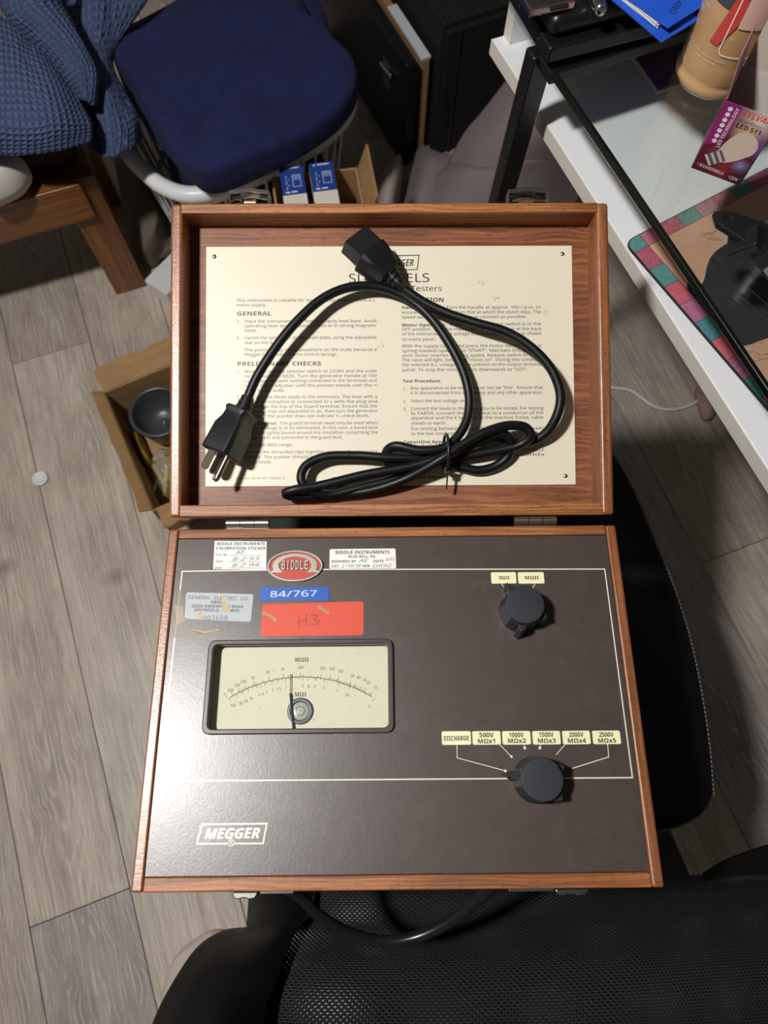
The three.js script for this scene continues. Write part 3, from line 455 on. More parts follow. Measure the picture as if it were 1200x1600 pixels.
    c2('Test Procedure.', 834, 170, 385, 'bold'); c2('1.', 876, 172, 190); c2('Any apparatus to be tested must not be “live”. Ensure that', 872, 212, 941); c2('it is disconnected from the supply and any other apparatus.', 899, 212, 941); c2('2.', 945, 172, 190); c2('Select the test voltage required.', 943, 214, 592); c2('3.', 988, 172, 192); c2('Connect the leads to the apparatus to be tested. For testing', 985, 214, 942); c2('to EARTH, connect the L terminal to a conductor of the', 1011, 214, 942); c2('apparatus and the E terminal to the machine frame, cable', 1036, 214, 942); c2('sheath or earth.', 1065, 214, 410); c2('For testing between two conductors connect the leads', 1096, 214, 942); c2('to the two conductors.', 1123, 214, 490);
    c2('Capacitive Apparatus.', 1168, 172, 480, 'bold'); c2('Before disconnecting the', 1162, 500, 944); c2('leads before disconnecting, discharge the test', 1190, 172, 944); c2('piece completely by turning the switch to DISCHARGE', 1213, 172, 944); c2('and leave for at least 30 seconds', 1239, 172, 945);
    ln('MEGGER INSTRUMENTS DIVISION, DOVER, KENT, ENGLAND', [-47.01, 90.31], [44.85, 89.8], 1.9, 'bold');
  });
  part('instruction_plate', planarUV(box((x1 - x0) / 1000, 0.001, (z1 - z0) / 1000, (x0 + x1) / 2000, -DEP + 0.0005, (z0 + z1) / 2000, 0.0003), x0 / 1000, z0 / 1000, (x1 - x0) / 1000, (z1 - z0) / 1000), phys(0xffffff, 0.42, { map }), lid, 'cream printed instruction plate');
  for (const p of [[-0.1413, -0.023, -0.0891], [0.1396, -0.023, -0.0903], [0.1392, -0.023, 0.0896], [-0.1409, -0.023, 0.0898], [-0.0016, -0.023, 0.0926]]) {
    const s = lathe([[0, 0.0011], [0.0009, 0.001], [0.0016, 0.0006], [0.0018, 0]], 20); s.translate(p[0], -DEP + 0.001, p[2]); part('pin', s, nickel, lid);
  }
}
// two catches on the far edge of the lid
for (const [a, b] of [[[-0.1255, -0.004, -0.1296], [-0.0935, -0.004, -0.1295]], [[0.0918, -0.004, -0.1295], [0.124, -0.004, -0.1294]]]) {
  const g = sub('lid_catch', lid), cx = (a[0] + b[0]) / 2, z = -LD / 2, w = 0.0315;
  part('catch_back', box(w * 0.8, 0.02, 0.0014, cx, -0.014, z - 0.0007, 0.0004), chrome, g);
  const s = new THREE.Shape(); s.moveTo(-w / 2, 0); s.lineTo(-w / 2, 0.0098); s.quadraticCurveTo(-w / 2, 0.0118, -w / 2 + 0.002, 0.0118); s.lineTo(-0.007, 0.0124); s.quadraticCurveTo(0, 0.0142, 0.007, 0.0124); s.lineTo(w / 2 - 0.002, 0.0118); s.quadraticCurveTo(w / 2, 0.0118, w / 2, 0.0098); s.lineTo(w / 2, 0);
  s.lineTo(w / 2 - 0.0011, 0); s.lineTo(w / 2 - 0.0014, 0.0082); s.lineTo(0.0085, 0.0086); s.quadraticCurveTo(0, 0.0116, -0.0085, 0.0086); s.lineTo(-w / 2 + 0.0014, 0.0082); s.lineTo(-w / 2 + 0.0011, 0); s.closePath();
  const e = plateXZ(s, 0.011, 0.0004); e.rotateX(0); e.scale(1, 1, -1); flip(e); e.translate(cx, -0.013, z); part('catch_bail', e, chrome, g);
  const h = cyl(0.0028, 0.0028, 0.009, 16); h.rotateZ(Math.PI / 2); h.translate(cx, -0.0075, z - 0.0036); part('catch_roller', h, mat(0xb98f78, 0.3, { metalness: 0.9 }), g);
  for (const k of [-1, 1]) part('catch_ear', box(0.009, 0.006, 0.004, cx + k * 0.0105, -0.011, z - 0.003, 0.001), mat(0x3a3a3c, 0.3, { metalness: 0.9 }), g);
}

// ---------------------------------------------------------------- power cord lying in the lid
scene.updateMatrixWorld(true);
const lidM = lid.matrixWorld.clone();
const cord = thing('power_cord', 'black three pin power cord coiled and tied on the instruction plate inside the open lid', 'power cord');
cord.applyMatrix4(lidM);
const cableMat = phys(0x0f1012, 0.42, { specularIntensity: 0.6 });
const CR = 0.0037, PL0 = -DEP + 0.001;           // plate surface
const hgt = (q, h) => [q[0], PL0 + CR + Math.max(h, 0.0012), q[2]];
{
  // the points were read on planes a little above the plate
  const path = [
    hgt([-0.1111, -0.008, 0.0278], 0.0115), hgt([-0.1039, -0.007, 0.012], 0.0125), hgt([-0.0864, -0.006, -0.0143], 0.014), hgt([-0.0699, -0.006, -0.0334], 0.0145), hgt([-0.052, -0.007, -0.0493], 0.013), hgt([-0.0325, -0.009, -0.0581], 0.011), hgt([-0.0099, -0.012, -0.0596], 0.008), hgt([0.0114, -0.014, -0.0525], 0.006), hgt([0.0294, -0.013, -0.0378], 0.007), hgt([0.0467, -0.011, -0.0126], 0.009), hgt([0.0583, -0.009, 0.0143], 0.011), hgt([0.0609, -0.008, 0.0367], 0.012), hgt([0.0551, -0.007, 0.0549], 0.0135),
    hgt([0.0414, -0.006, 0.0684], 0.0145), hgt([0.0216, -0.006, 0.0708], 0.0145), hgt([0.0033, -0.008, 0.067], 0.012), hgt([-0.0031, -0.012, 0.0699], 0.008), hgt([-0.0037, -0.016, 0.0785], 0.004), hgt([0.0146, -0.018, 0.0815], 0.0015), hgt([0.0409, -0.018, 0.0791], 0.001),
    hgt([0.0551, -0.018, 0.0827], 0.0008), hgt([0.0692, -0.018, 0.0853], 0.0006), hgt([0.083, -0.018, 0.0818], 0.001), hgt([0.0925, -0.014, 0.0737], 0.004), hgt([0.0939, -0.01, 0.0637], 0.009), hgt([0.0871, -0.008, 0.0579], 0.012), hgt([0.0639, -0.007, 0.0659], 0.0125), hgt([0.0414, -0.006, 0.0749], 0.013),
    hgt([0.0166, -0.008, 0.0825], 0.012), hgt([-0.0207, -0.008, 0.0893], 0.012), hgt([-0.0554, -0.007, 0.0976], 0.013), hgt([-0.0757, -0.007, 0.101], 0.014), hgt([-0.0824, -0.009, 0.1033], 0.0115), hgt([-0.0779, -0.013, 0.1053], 0.008), hgt([-0.0553, -0.018, 0.1049], 0.002), hgt([-0.0159, -0.016, 0.1007], 0.004), hgt([0.0111, -0.01, 0.0923], 0.0095), hgt([0.0384, -0.001, 0.0779], 0.0195),
    hgt([0.0572, -0.001, 0.0657], 0.0195), hgt([0.0747, -0.002, 0.0567], 0.019), hgt([0.0913, -0.003, 0.0522], 0.017), hgt([0.1045, -0.005, 0.0539], 0.015), hgt([0.1081, -0.006, 0.0598], 0.0135), hgt([0.1004, -0.01, 0.0662], 0.009), hgt([0.0747, -0.013, 0.0717], 0.006), hgt([0.043, -0.013, 0.0776], 0.0055),
    hgt([0.0144, -0.016, 0.0887], 0.0035), hgt([-0.0259, -0.016, 0.0991], 0.0035), hgt([-0.05, -0.014, 0.1042], 0.005), hgt([-0.0626, -0.01, 0.1013], 0.0095), hgt([-0.0699, -0.009, 0.0929], 0.011), hgt([-0.0675, -0.01, 0.0828], 0.0095), hgt([-0.0537, -0.012, 0.0752], 0.008), hgt([-0.0307, -0.012, 0.0738], 0.008), hgt([-0.0007, -0.01, 0.0757], 0.0095), hgt([0.0395, -0.013, 0.0746], 0.0065),
    hgt([0.0629, -0.018, 0.0624], 0.001), hgt([0.0782, -0.018, 0.0574], 0.0008), hgt([0.0959, -0.018, 0.0626], 0.0008), hgt([0.1107, -0.016, 0.0629], 0.004), hgt([0.1208, -0.011, 0.0571], 0.009), hgt([0.1277, -0.006, 0.0459], 0.0145), hgt([0.1307, -0.003, 0.03], 0.0175), hgt([0.1243, -0.002, 0.0102], 0.0185), hgt([0.1097, -0.002, -0.0073], 0.018), hgt([0.0904, -0.004, -0.0205], 0.0165), hgt([0.0659, -0.006, -0.0288], 0.0145), hgt([0.0451, -0.008, -0.0366], 0.0125), hgt([0.0262, -0.009, -0.0461], 0.0115), hgt([0.0112, -0.0085, -0.0562], 0.012),
  ];
  part('cable', tube(path, CR, 900, 14), cableMat, cord);
  // plug: swept profile along the run of the cable
  const ax = (A, B, roll) => { const y = V(B).sub(V(A)).normalize(), up = new THREE.Vector3(0, 1, 0), x = up.clone().cross(y).normalize(), z = x.clone().cross(y).normalize(); const m = new THREE.Matrix4().makeBasis(x, y, z); m.multiply(new THREE.Matrix4().makeRotationY(roll)); m.setPosition(V(A)); return m; };
  const ell = (rows, m, N = 40) => {      // rows: [along, half width, half thickness, squareness]
    const pos = [], idx = []; for (const [y, a, b, e = 2.6] of rows) for (let i = 0; i < N; i++) { const t = i / N * Math.PI * 2, c = Math.cos(t), s = Math.sin(t); pos.push(Math.sign(c) * Math.pow(Math.abs(c), 2 / e) * a, y, Math.sign(s) * Math.pow(Math.abs(s), 2 / e) * b); }
    for (let k = 0; k < rows.length - 1; k++) for (let i = 0; i < N; i++) { const a = k * N + i, b = k * N + (i + 1) % N; idx.push(a, a + N, b, b, a + N, b + N); }
    for (const k of [0, rows.length - 1]) { const c = pos.length / 3; pos.push(0, rows[k][0], 0); for (let i = 0; i < N; i++) { const a = k * N + i, b = k * N + (i + 1) % N; k ? idx.push(c, b, a) : idx.push(c, a, b); } }
    let g = new THREE.BufferGeometry(); g.setAttribute('position', new THREE.Float32BufferAttribute(pos, 3)); g.setIndex(idx); g.computeVertexNormals(); fixWinding(g); g = toCreasedNormals(g, 0.7); g.applyMatrix4(m); return uvBox(g);
  };
  const relief = (m, L0, r0, r1) => { const a = []; for (let k = 0; k < 3; k++) { const y = L0 + k * 0.0043, r = r0 + (r1 - r0) * k / 2; const c = cyl(r * 0.97, r, 0.0033, 24); c.translate(0, y + 0.0017, 0); a.push(c); const n = cyl(r * 0.72, r * 0.72, 0.0046, 20); n.translate(0, y + 0.0022, 0); a.push(n); } const g = mergeGeometries(a); g.applyMatrix4(m); return g; };
  // three pin plug
  const A = hgt([-0.1147, -0.0065, 0.0386], 0.013), Bp = hgt([-0.1309, -0.0015, 0.0745], 0.018), m = ax(A, Bp, 1.92);
  const plug = part('plug', ell([[0, 0.0066, 0.006], [0.0012, 0.0118, 0.0098, 4], [0.003, 0.0122, 0.0104, 4.4], [0.006, 0.011, 0.0094, 4.4], [0.011, 0.0116, 0.0098, 4.6], [0.018, 0.0136, 0.0118, 5], [0.0385, 0.0142, 0.0124, 5.4], [0.0392, 0.0136, 0.0118, 5]], m), blackPlastic, cord);
  part('strain_relief', relief(ax(A, hgt([-0.1111, -0.008, 0.0278], 0.0115), 0), -0.001, 0.0068, 0.0052), rubber, cord);
  for (const s of [-1, 1]) { const hole = new THREE.Path(); hole.absarc(0.0125, 0, 0.0017, 0, 7); const sh = polyShape([[0, -0.0032], [0.015, -0.0032], [0.0168, -0.0018], [0.0168, 0.0018], [0.015, 0.0032], [0, 0.0032]]); const b = plateXZ(sh, 0.0015, 0, [hole]); b.translate(0, -0.00075, 0); b.rotateZ(Math.PI / 2); b.rotateY(Math.PI / 2); b.rotateY(Math.PI / 2); b.translate(s * 0.0063, 0.0378, -0.0042); b.applyMatrix4(m); part('blade', b, mat(0xc3b9a6, 0.25, { metalness: 1 }), plug); }
  { const p = lathe([[0.0001, 0.0225], [0.0012, 0.0222], [0.0021, 0.0205], [0.0024, 0.0185], [0.0024, 0]], 20); p.translate(0, 0.0375, 0.0058); p.applyMatrix4(m); part('ground_pin', p, mat(0xc3b9a6, 0.25, { metalness: 1 }), plug); }
  // socket end
  const S0 = hgt([-0.0028, -0.006, -0.0701], 0.013), S1 = hgt([-0.0272, -0.0055, -0.0933], 0.0135), ms = ax(S0, S1, 0.42);
  part('socket_body', ell([[-0.003, 0.0092, 0.0076, 3], [0, 0.0108, 0.0088, 3.2], [0.0035, 0.0116, 0.0092, 3.4], [0.005, 0.0128, 0.0096, 3.6], [0.012, 0.0148, 0.0102, 4], [0.0185, 0.0158, 0.0104, 4.4], [0.0192, 0.0152, 0.0098, 4.4]], ms), blackPlastic, cord);
  const nose = polyShape([[-0.0122, -0.0048], [-0.0122, 0.0075], [0.0122, 0.0075], [0.0122, -0.0048], [0.0088, -0.0079], [-0.0088, -0.0079]]);
  const ng = new THREE.ExtrudeGeometry(nose, { depth: 0.0175, bevelEnabled: true, bevelSize: 0.0005, bevelThickness: 0.0005, bevelSegments: 1 }); ng.rotateX(-Math.PI / 2); ng.translate(0, 0.0182, 0); ng.applyMatrix4(ms); part('socket_nose', uvBox(ng), mat(0x1b1c20, 0.5), cord);
  part('strain_relief', relief(ax(hgt([-0.0018, -0.0065, -0.0698], 0.013), hgt([0.0112, -0.0085, -0.0562], 0.012), 0), 0, 0.0074, 0.0056), rubber, cord);
  // tie round the bundle
  const tc = [0.0424, -0.012, 0.0732], loop = []; for (let k = 0; k <= 28; k++) { const t = k / 28 * Math.PI * 2; loop.push([tc[0] + 0.0008 * Math.sin(t), PL0 + 0.0152 + 0.0138 * Math.sin(t), tc[2] + 0.0145 * Math.cos(t) - 0.0008]); }
  const tie = sub('cable_tie', cord); tie.userData.label = 'black nylon tie with a loose tail';
  part('tie_band', tube(loop, 0.0012, 60, 6), blackPlastic, tie);
  part('tie_head', box(0.0052, 0.0044, 0.0058, tc[0] + 0.0008, PL0 + 0.0175, tc[2] + 0.0135, 0.0008), blackPlastic, tie);
  part('tie_tail', bar([tc[0] + 0.001, PL0 + 0.017, tc[2] + 0.016], [tc[0] + 0.0002, PL0 + 0.0145, tc[2] + 0.0275], 0.0012, 0.0032, 0.0004), blackPlastic, tie);
}

// ---------------------------------------------------------------- lead hanging off the front of the tester
solo('hanging_lead', capped([[-0.0788, 0.662, 0.0839], [-0.0617, 0.65, 0.0939], [-0.044, 0.635, 0.1116], [-0.0224, 0.62, 0.1259], [0.004, 0.61, 0.1337], [0.0303, 0.61, 0.1308], [0.0576, 0.62, 0.1174], [0.0774, 0.64, 0.0987], [0.0865, 0.655, 0.0878]], 0.0047, 120, 14), phys(0x1a1b1d, 0.28), 'plain black lead sagging in a loop below the front edge of the tester', 'cable');

// ---------------------------------------------------------------- office chair
const leather = phys(0x0d0d0f, 0.46, { bumpMap: tex(512, 512, (i, j) => 128 + (fbm(i / 512 * 60, j / 512 * 60, 61, 60, 60) - 0.5) * 160, { srgb: false, rep: [14, 14] }), bumpScale: 0.00025, specularIntensity: 0.55 });
const thread = mat(0x6d7076, 0.8);
const SEAT = 0.527;
const chair = thing('office_chair', 'black leather and mesh office chair carrying the tester on its seat', 'office chair');
{
  const o = [[-0.165, -0.12], [-0.15, -0.24], [-0.105, -0.35], [-0.01, -0.42], [0.12, -0.43], [0.225, -0.39], [0.272, -0.325], [0.306, -0.22], [0.327, -0.12], [0.331, -0.02], [0.326, 0.035], [0.3, 0.058], [0.22, 0.07], [0.05, 0.075], [-0.1, 0.07], [-0.155, 0.03]];
  part('seat_cushion', blob(o, SEAT - 0.075, 0.075, { p: 9, nr: 20, m: 140, bump: (x, z, s) => (fbm(x * 9 + 9, z * 9 + 9, 71) - 0.5) * 0.004 }), leather, chair);
  const side = [[0.262, -0.345], [0.277, -0.315], [0.306, -0.22], [0.326, -0.12], [0.33, -0.02], [0.3265, 0.033]];
  const c = new THREE.CatmullRomCurve3(side.map(([x, z]) => new THREE.Vector3(x - 0.0035, SEAT - 0.0085, z)), false, 'centripetal'), pts = c.getSpacedPoints(92), st = [];
  for (let k = 0; k < 92; k++) st.push(bar(pts[k].toArray(), pts[k].clone().lerp(pts[k + 1], 0.68).toArray(), 0.0011, 0.0011, 0.0003));
  part('seat_stitching', mergeGeometries(st), thread, chair, 'pale stitching along the seat edge');
  part('seat_pan', box(0.34, 0.03, 0.38, 0.08, SEAT - 0.092, -0.17, 0.01), blackPlastic, chair);
  part('gas_column', (() => { const g = cyl(0.026, 0.03, 0.34, 24); g.translate(0.08, 0.26, -0.17); return g; })(), blackPlastic, chair);
  for (let k = 0; k < 5; k++) { const t = k / 5 * 6.283 + 0.9; part('base_leg', bar([0.08, 0.085, -0.17], [0.08 + 0.22 * Math.cos(t), 0.07, -0.17 + 0.22 * Math.sin(t)], 0.035, 0.03, 0.006), blackPlastic, chair); const w = cyl(0.026, 0.026, 0.03, 20); w.rotateX(Math.PI / 2); w.rotateY(-t); w.translate(0.08 + 0.21 * Math.cos(t), 0.0275, -0.17 + 0.21 * Math.sin(t)); part('caster', w, blackPlastic, chair); }
  // bracket between seat and back
  part('back_bracket', bar([0.25, SEAT - 0.09, 0.02], [0.30, SEAT - 0.10, 0.16], 0.09, 0.016, 0.006), blackPlastic, chair);
  // backrest: reclined surface, u across, v up
  const backrest = sub('backrest', chair);
  const F = loft([
    [[-0.1074, 0.47, 0.1022], [0.0062, 0.48, 0.1014], [0.1312, 0.48, 0.1041], [0.2528, 0.49, 0.1066], [0.3151, 0.505, 0.1015], [0.3796, 0.515, 0.1021]],
    [[-0.0887, 0.505, 0.1392], [0.0059, 0.51, 0.1387], [0.1231, 0.515, 0.1342], [0.2361, 0.53, 0.1284], [0.2999, 0.545, 0.121], [0.3606, 0.55, 0.1169]],
    [[-0.1009, 0.54, 0.1619], [0.0055, 0.545, 0.1632], [0.1152, 0.55, 0.1597], [0.221, 0.565, 0.1522], [0.2824, 0.575, 0.1456], [0.3448, 0.58, 0.1412]],
    [[-0.11, 0.575, 0.1984], [0, 0.58, 0.1984], [0.1066, 0.585, 0.1967], [0.2041, 0.6, 0.1894], [0.2656, 0.61, 0.1827], [0.3283, 0.615, 0.1766]],
    [[-0.0939, 0.63, 0.2288], [0, 0.62, 0.2338], [0.0972, 0.625, 0.2318], [0.1859, 0.64, 0.2238], [0.2417, 0.65, 0.2161], [0.2984, 0.655, 0.211]],
  ]);
  const cloth = (nu, nv, drop, du, mat_, name, r, wob) => {
    // hexagonally staggered holes, each ringed by eight raised facets
    const P = [], I = [], f = (u, v) => { const a = F(clamp(u, 0, 1), clamp(v, 0, 1)); a[1] -= drop; a[2] += drop * 0.5; return a; };
    const grid = new Map(); const q = (i, j) => { const k = i + ',' + j; if (!grid.has(k)) { const a = f(i / (2 * nu), j / nv); grid.set(k, P.length / 3); P.push(...a); } return grid.get(k); };
    for (let j = 0; j < nv; j++) for (let i = (j & 1); i < 2 * nu - 1; i += 2) {
      const c = [(i + 1) / (2 * nu), (j + 0.5) / nv], rim = [], N = 8; const o = [q(i, j), q(i + 1, j), q(i + 2, j), q(i + 2, j + 1), q(i + 1, j + 1), q(i, j + 1)];
      const dir = [[-1, -1], [0, -1], [1, -1], [1, 1], [0, 1], [-1, 1]];
      const K = wob(c); for (let k = 0; k < 6; k++) { const t = Math.atan2(dir[k][1], dir[k][0] * 1.35); const a = f(c[0] + Math.cos(t) * r * K / (2 * nu), c[1] + Math.sin(t) * r * 0.5 * K / nv); a[1] -= 0.0009; rim.push(P.length / 3); P.push(...a); }
      for (let k = 0; k < 6; k++) { const n = (k + 1) % 6; I.push(o[k], rim[k], o[n], o[n], rim[k], rim[n]); }
    }
    const g = new THREE.BufferGeometry(); g.setAttribute('position', new THREE.Float32BufferAttribute(P, 3)); g.setAttribute('uv', new THREE.Float32BufferAttribute(new Float32Array(P.length / 3 * 2), 2)); g.setIndex(I); g.computeVertexNormals();
    return part(name, g, mat_, backrest);
  };
  const mesh1 = mat(0x15161a, 0.55, { side: THREE.DoubleSide }), mesh2 = mat(0x121316, 0.7, { side: THREE.DoubleSide });
  cloth(104, 84, 0, 0, mesh1, 'mesh_face', 0.46, (c) => 0.85 + 0.3 * noise(c[0] * 30, c[1] * 20, 5));
  cloth(97, 79, 0.006, 0, mesh2, 'mesh_backing', 0.56, () => 1);
  // left wing: padded leather round the mesh
  const wing = loft([
    [[-0.1243, 0.44, 0.112], [-0.1218, 0.455, 0.1259], [-0.1193, 0.475, 0.1447], [-0.1185, 0.488, 0.1518], [-0.1399, 0.51, 0.1514], [-0.1545, 0.53, 0.1576], [-0.1646, 0.555, 0.1731], [-0.174, 0.58, 0.1992], [-0.1711, 0.62, 0.232]],
    [[-0.1073, 0.47, 0.1045], [-0.1043, 0.485, 0.1212], [-0.101, 0.51, 0.1382], [-0.1006, 0.525, 0.1485], [-0.1187, 0.545, 0.1559], [-0.1332, 0.565, 0.1634], [-0.1421, 0.585, 0.178], [-0.1455, 0.61, 0.1945], [-0.1418, 0.65, 0.2211]],
    [[-0.0842, 0.48, 0.1033], [-0.0816, 0.497, 0.1194], [-0.0812, 0.52, 0.1344], [-0.0861, 0.54, 0.1474], [-0.096, 0.56, 0.1574], [-0.1048, 0.58, 0.1685], [-0.1115, 0.595, 0.1798], [-0.1145, 0.62, 0.1932], [-0.1124, 0.66, 0.2176]],
    [[-0.0602, 0.476, 0.1016], [-0.0598, 0.49, 0.1206], [-0.0627, 0.508, 0.1309], [-0.0732, 0.527, 0.1432], [-0.0805, 0.546, 0.1559], [-0.0857, 0.56, 0.1686], [-0.0911, 0.576, 0.1834], [-0.093, 0.597, 0.2004], [-0.0921, 0.633, 0.2277]],
  ]);
  part('leather_wing', sheet((u, v) => wing(u, v), 60, 28, 0.014, 0.4, 0.16), leather, backrest);
  const sc = new THREE.CatmullRomCurve3([[-0.0591, 0.5, 0.1148], [-0.0616, 0.515, 0.1281], [-0.0653, 0.523, 0.1339], [-0.0746, 0.535, 0.1406], [-0.0786, 0.546, 0.1482], [-0.0841, 0.56, 0.1584], [-0.0886, 0.576, 0.1718], [-0.0924, 0.588, 0.1827], [-0.0931, 0.602, 0.1931]].map(V)), sp = sc.getSpacedPoints(52), ss = [];
  for (let k = 0; k < 52; k++) ss.push(bar(sp[k].toArray(), sp[k].clone().lerp(sp[k + 1], 0.6).toArray(), 0.0009, 0.0009, 0.0003));
  part('wing_stitching', mergeGeometries(ss), mat(0x3c3d40, 0.8), backrest);
  const band = loft([[[0.3104, 0.5, 0.1066], [0.3415, 0.49, 0.0947], [0.4064, 0.48, 0.0779]], [[0.3054, 0.515, 0.1119], [0.3311, 0.52, 0.1081], [0.3824, 0.525, 0.1055]]]);
  part('leather_band', sheet(band, 16, 8, 0.012), leather, backrest);
}

// ---------------------------------------------------------------- floor of planks
const floorBase = struct('floor', box(4.6, 0.05, 5, 0, -0.0336, 0, 0.001), mat(0x4b4038, 0.9));
floorBase.rotation.y = ROOM_TURN;
{
  const mk = (s, dark, lite, cz) => tex(256, 1792, (i, j) => {
    const v = j / 1792, u = i / 256, wob = (fbm(v * 9, u * 2.2, s, 9, 0) - 0.5);
    const x = u - cz + wob * 0.2 * (0.5 + v), rad = Math.sqrt(x * x * 9 + Math.pow((v - 0.5) * 1.6 + 0.25 * Math.sin(v * 6.283 * 2 + s), 2) * 0.35 + 0.02);
    const ring = 0.5 + 0.5 * Math.sin(rad * 62 + fbm(u * 5, v * 22, s + 5) * 5);
    const fine = noise(u * 120, v * 46, s + 3), str = noise(u * 46, v * 9, s + 9), blotch = fbm(u * 3 + 3, v * 11, s + 21);
    let t = 0.5 + (ring - 0.5) * 0.2 * clamp(1.25 - Math.abs(x) * 2) + (fine - 0.5) * 0.4 + (str - 0.5) * 0.42 + (blotch - 0.5) * 0.9;
    let c = mix(hex(dark), hex(lite), clamp(t));
    const white = noise(u * 70, v * 30, s + 40); if (ring > 0.86 && white > 0.55) c = mix(c, [206, 198, 190], 0.42);
    const kn = Math.hypot((u - 0.35 - (s % 3) * 0.12) * 0.6, (v - 0.3 - (s % 4) * 0.11) * 7); if (kn < 0.12) c = mix(mix([92, 78, 70], c, 0.55), c, clamp(kn / 0.12));
    return c;
  });
  const maps = [mk(2, 0x92857a, 0xc8bbab, 0.5), mk(5, 0x998b7e, 0xcdc0b0, 0.35), mk(9, 0x8a7d73, 0xbaaea2, 0.6), mk(12, 0x7f7572, 0xada39d, 0.45), mk(17, 0x988b7e, 0xcabfb1, 0.7)];
  const bumpT = tex(256, 1024, (i, j) => 128 + (noise(i / 256 * 110, j / 1024 * 40, 77) - 0.5) * 150 + (noise(i / 256 * 40, j / 1024 * 8, 78) - 0.5) * 80, { srgb: false });
  const mats = maps.map((map) => mat(0xffffff, 0.5, { map, bumpMap: bumpT, bumpScale: 0.0003 }));
  // origin: a point on one long seam; s runs along the planks, w across
  const c = Math.cos(ROOM_TURN), sn = Math.sin(ROOM_TURN), e2 = [sn, 0, c], e1 = [c, 0, -sn], O = [-0.3887, 0, 0.1864], WID = 0.1575, LEN = 1.22;
  const cross = [[-0.6047, 0, -0.8], [-0.5351, 0, 0.2396]], al = (p) => (p[0] - O[0]) * e2[0] + (p[2] - O[2]) * e2[2];
  const protos = new Map();
  for (let row = -7; row <= 13; row++) {
    let off = ((row * 0.41) % 1 + 1) % 1 * LEN; if (row === -1) off = al([-0.5239, 0, 0.2353]); if (row === 0) off = al([-0.6586, 0, -0.7804]); if (row === -2) off = 0.5; if (row === 1) off = -0.25; if (row === 5) off = -0.9;
    for (let k = -3; k <= 2; k++) {
      const s0 = off + k * LEN, sc = s0 + LEN / 2, wc = (row + 0.5) * WID, x = O[0] + e1[0] * wc + e2[0] * sc, z = O[2] + e1[2] * wc + e2[2] * sc;
      if (x < -1.35 || x > 1.45 || z < -2.15 || z > 1.0) continue;
      const key = (Math.abs(row * 3 + k * 2)) % 4; if (!protos.has(key)) { const g = new RoundedBoxGeometry(WID - 0.0012, 0.008, LEN - 0.0012, 1, 0.0007); g.translate(0, -0.004, 0); const p = g.attributes.position, uv = new Float32Array(p.count * 2); for (let i = 0; i < p.count; i++) { uv[2 * i] = p.getX(i) / WID * (key & 1 ? -1 : 1) + 0.5; uv[2 * i + 1] = p.getZ(i) / LEN * (key & 2 ? -1 : 1) + 0.5; } g.setAttribute('uv', new THREE.BufferAttribute(uv, 2)); protos.set(key, g); }
      let mi = Math.floor(H2(row + 50, k + 50, 4) * 5); if (row === -1 && k === 0) mi = 3; if (row === -1 && k === -1) mi = 0; if (row === 0 && k === 0) mi = 4; if (row === 0 && k === -1) mi = 2; if (row === -2) mi = 2;
      const m = part('plank', protos.get(key), mats[mi], floorBase);
      // into the floor's own frame
      m.position.set(x * c - z * sn, 0, x * sn + z * c);
    }
  }
}

// ---------------------------------------------------------------- the room outside the frame, and its lamp
{
  const wall = mat(0x8e8c88, 0.9), c = Math.cos(ROOM_TURN), s = Math.sin(ROOM_TURN);
  const put = (name, w, h, d, x, y, z) => { const m = struct(name, box(w, h, d, 0, 0, 0, 0.002), wall); m.position.set(x * c + z * s, y, -x * s + z * c); m.rotation.y = ROOM_TURN; return m; };
  put('wall_back', 4.7, 2.45, 0.08, 0, 1.19, -2.44); put('wall_front', 4.7, 2.45, 0.08, 0, 1.19, 2.44); put('wall_left', 0.08, 2.45, 4.8, -2.29, 1.19, 0); put('wall_right', 0.08, 2.45, 4.8, 2.29, 1.19, 0); put('ceiling', 4.7, 0.08, 5, 0, 2.45, 0);
  const lamp = thing('ceiling_lamp', 'white globe ceiling lamp above the room', 'ceiling lamp', [LAMP[0], LAMP[1], LAMP[2]]);
  const globe = part('globe', new THREE.SphereGeometry(0.054, 32, 20), mat(0xffffff, 0.4, { emissive: 0xfff1e2, emissiveIntensity: 8 }), lamp); globe.castShadow = false;
  part('shade', lathe([[0.012, 0.085], [0.05, 0.075], [0.078, 0.045], [0.088, 0.0], [0.09, 0.0], [0.081, 0.047], [0.052, 0.0785], [0.012, 0.089], [0.012, 0.085]], 48), mat(0x77756f, 0.6), lamp);
  part('stem', (() => { const g = cyl(0.008, 0.008, 0.22, 16); g.translate(0, 0.17, 0); return g; })(), nickel, lamp);
  part('canopy', (() => { const g = cyl(0.05, 0.055, 0.025, 24); g.translate(0, 0.275, 0); return g; })(), nickel, lamp);
}

